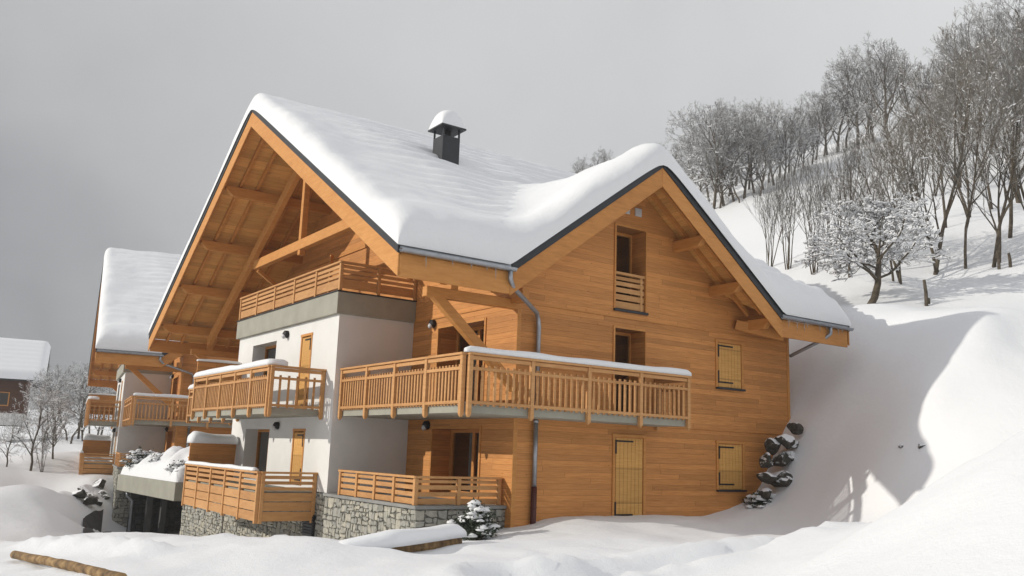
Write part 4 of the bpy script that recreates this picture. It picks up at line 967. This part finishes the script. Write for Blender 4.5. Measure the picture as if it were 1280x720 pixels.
plant('coppice', 985, 338, 150, 'bare clump of many thin stems second from the chalet roof', name='bare_shrub')
plant('coppice', 1018, 345, 165, 'bare multi-stemmed clump left of the snowy low tree', name='bare_shrub')
plant('coppice', 1048, 345, 180, 'bare multi-stemmed clump just behind the left side of the snowy low tree', name='bare_shrub')
plant('ash', 1262, 300, 270, 'dark thick-trunked bare tree behind the right end of the near row')
plant('ash2', 1290, 318, 300, 'bare tree cut by the right edge of the picture')
g = 'wood on the slope behind the near row'
for k, (px, py, h) in enumerate(((1122,290,170),(1150,282,185),(1182,285,205),(1214,272,215),(1240,262,225),(1275,255,230),(1135,255,150),(1168,245,165),(1200,236,175),(1232,225,185),(1262,215,190),(1290,205,195),(1205,200,140),(1240,185,150),(1270,170,150),(1292,155,145),(1160,210,115))):
    plant(('ash2','ash3','ash','ash3','ash2','round')[k % 6], px, py, h*(1.12 if px > 1190 else 1.0), 'brown bare tree in the dense wood on the upper right slope', group=g)
g = 'trees on the ridge'
plant('round', 1115, 190, 172, 'tall round-crowned bare tree standing highest on the ridge', d0=60)
plant('round2', 1046, 190, 118, 'fan-shaped bare tree at the upper edge of the snow meadow', d0=60)
plant('round', 1030, 195, 90, 'bare tree just left of the fan-shaped tree on the ridge', d0=60)
plant('round2', 1072, 182, 120, 'bare tree between the fan-shaped tree and the tallest round crown', d0=60)
plant('round', 1092, 178, 135, 'bare tree close on the left of the tallest round crown', d0=60)
for k, (px, py, h) in enumerate(((1160,178,110),(1176,172,120),(1192,165,125),(1208,158,130),(1224,150,135),(1240,142,140),(1256,134,145),(1272,126,145),(1288,118,150),(1184,190,115),(1216,178,125),(1248,165,135),(1280,150,140))):
    plant(('round','round2','ash2')[k % 3], px, py, h, 'grey bare tree high on the ridge at the upper right', group='wood along the upper right ridge', d0=60)
plant('round', 1140, 180, 140, 'bare tree close on the right of the tallest round crown', d0=60)
for k, (px, py, h) in enumerate(((856,258,80),(868,262,95),(880,262,110),(892,262,118),(905,258,118),(918,252,112),(930,248,108),(943,242,100),(955,238,95),(968,232,88),(980,226,80),(992,220,72),(1004,212,66),(1015,206,66),(874,245,100),(896,240,105),(920,232,100),(946,224,90),(846,256,62),(861,252,90),(887,252,112),(911,246,105),(936,238,98),(961,229,88),(974,224,84),(986,216,80),(998,210,74),(1020,200,80),(1034,194,85),(1058,184,100),(1082,176,110),(900,262,80),(925,256,75),(950,246,72))):
    plant(('round2','round','frost')[k % 3], px, py, h*1.12, 'grey frosted tree in the wood along the ridge left of the snow meadow', group='wood along the ridge above the roof', d0=60)
for k, (px, h) in enumerate(((716,32),(728,38),(742,44),(756,50))):
    plant(('round2','round')[k % 2], px, 240, h*1.25, 'bare treetop peeping over the saddle of the snowy roof', group='treetops behind the roof saddle', d0=60)
for k, (px, py, h, l) in enumerate(((38,590,125,'frosted tree in front of the far brown chalet'),(88,556,105,'frosted tree with a dark trunk left of the rear chalet balconies'),(66,574,80,'small frosted tree between the two larger ones at the left'),(8,585,80,'frosted tree at the far left edge'),(52,592,70,'low frosted bush under the left trees'))):
    plant(('frost','frost','round2','frost','coppice')[k], px, py, h, l, name='frosted_tree' if k < 4 else 'bare_shrub', cat='tree' if k < 4 else 'shrub')
for k, (px, py, h) in enumerate(((70,550,95),(84,548,92),(98,546,95),(112,545,88),(126,545,85),(55,552,90),(104,552,100),(120,552,90))):
    plant(('round2','frost')[k % 2], px, py, h, 'grey frosted tree in the hazy row behind the left trees', group='hazy row of trees at the left', d0=60)

# ------------------------------------------------------------------ the air: thin even mist over the whole place
def mist(nt, out):
    v = nt.nodes.new('ShaderNodeVolumePrincipled'); v.inputs['Color'].default_value = (.93,.94,.96,1); v.inputs['Density'].default_value = HAZE; v.inputs['Anisotropy'].default_value = .2
    L(nt, v.outputs[0], out.inputs['Volume'])
HAZE = .0008
hq = MB().box(-116, -66, -60, 312, 312, 190).build('haze', mat('mist', mist)); tag(hq, kind='stuff'); hq.visible_shadow = True
SC.cycles.volume_bounces = 0; SC.cycles.volume_step_rate = 5
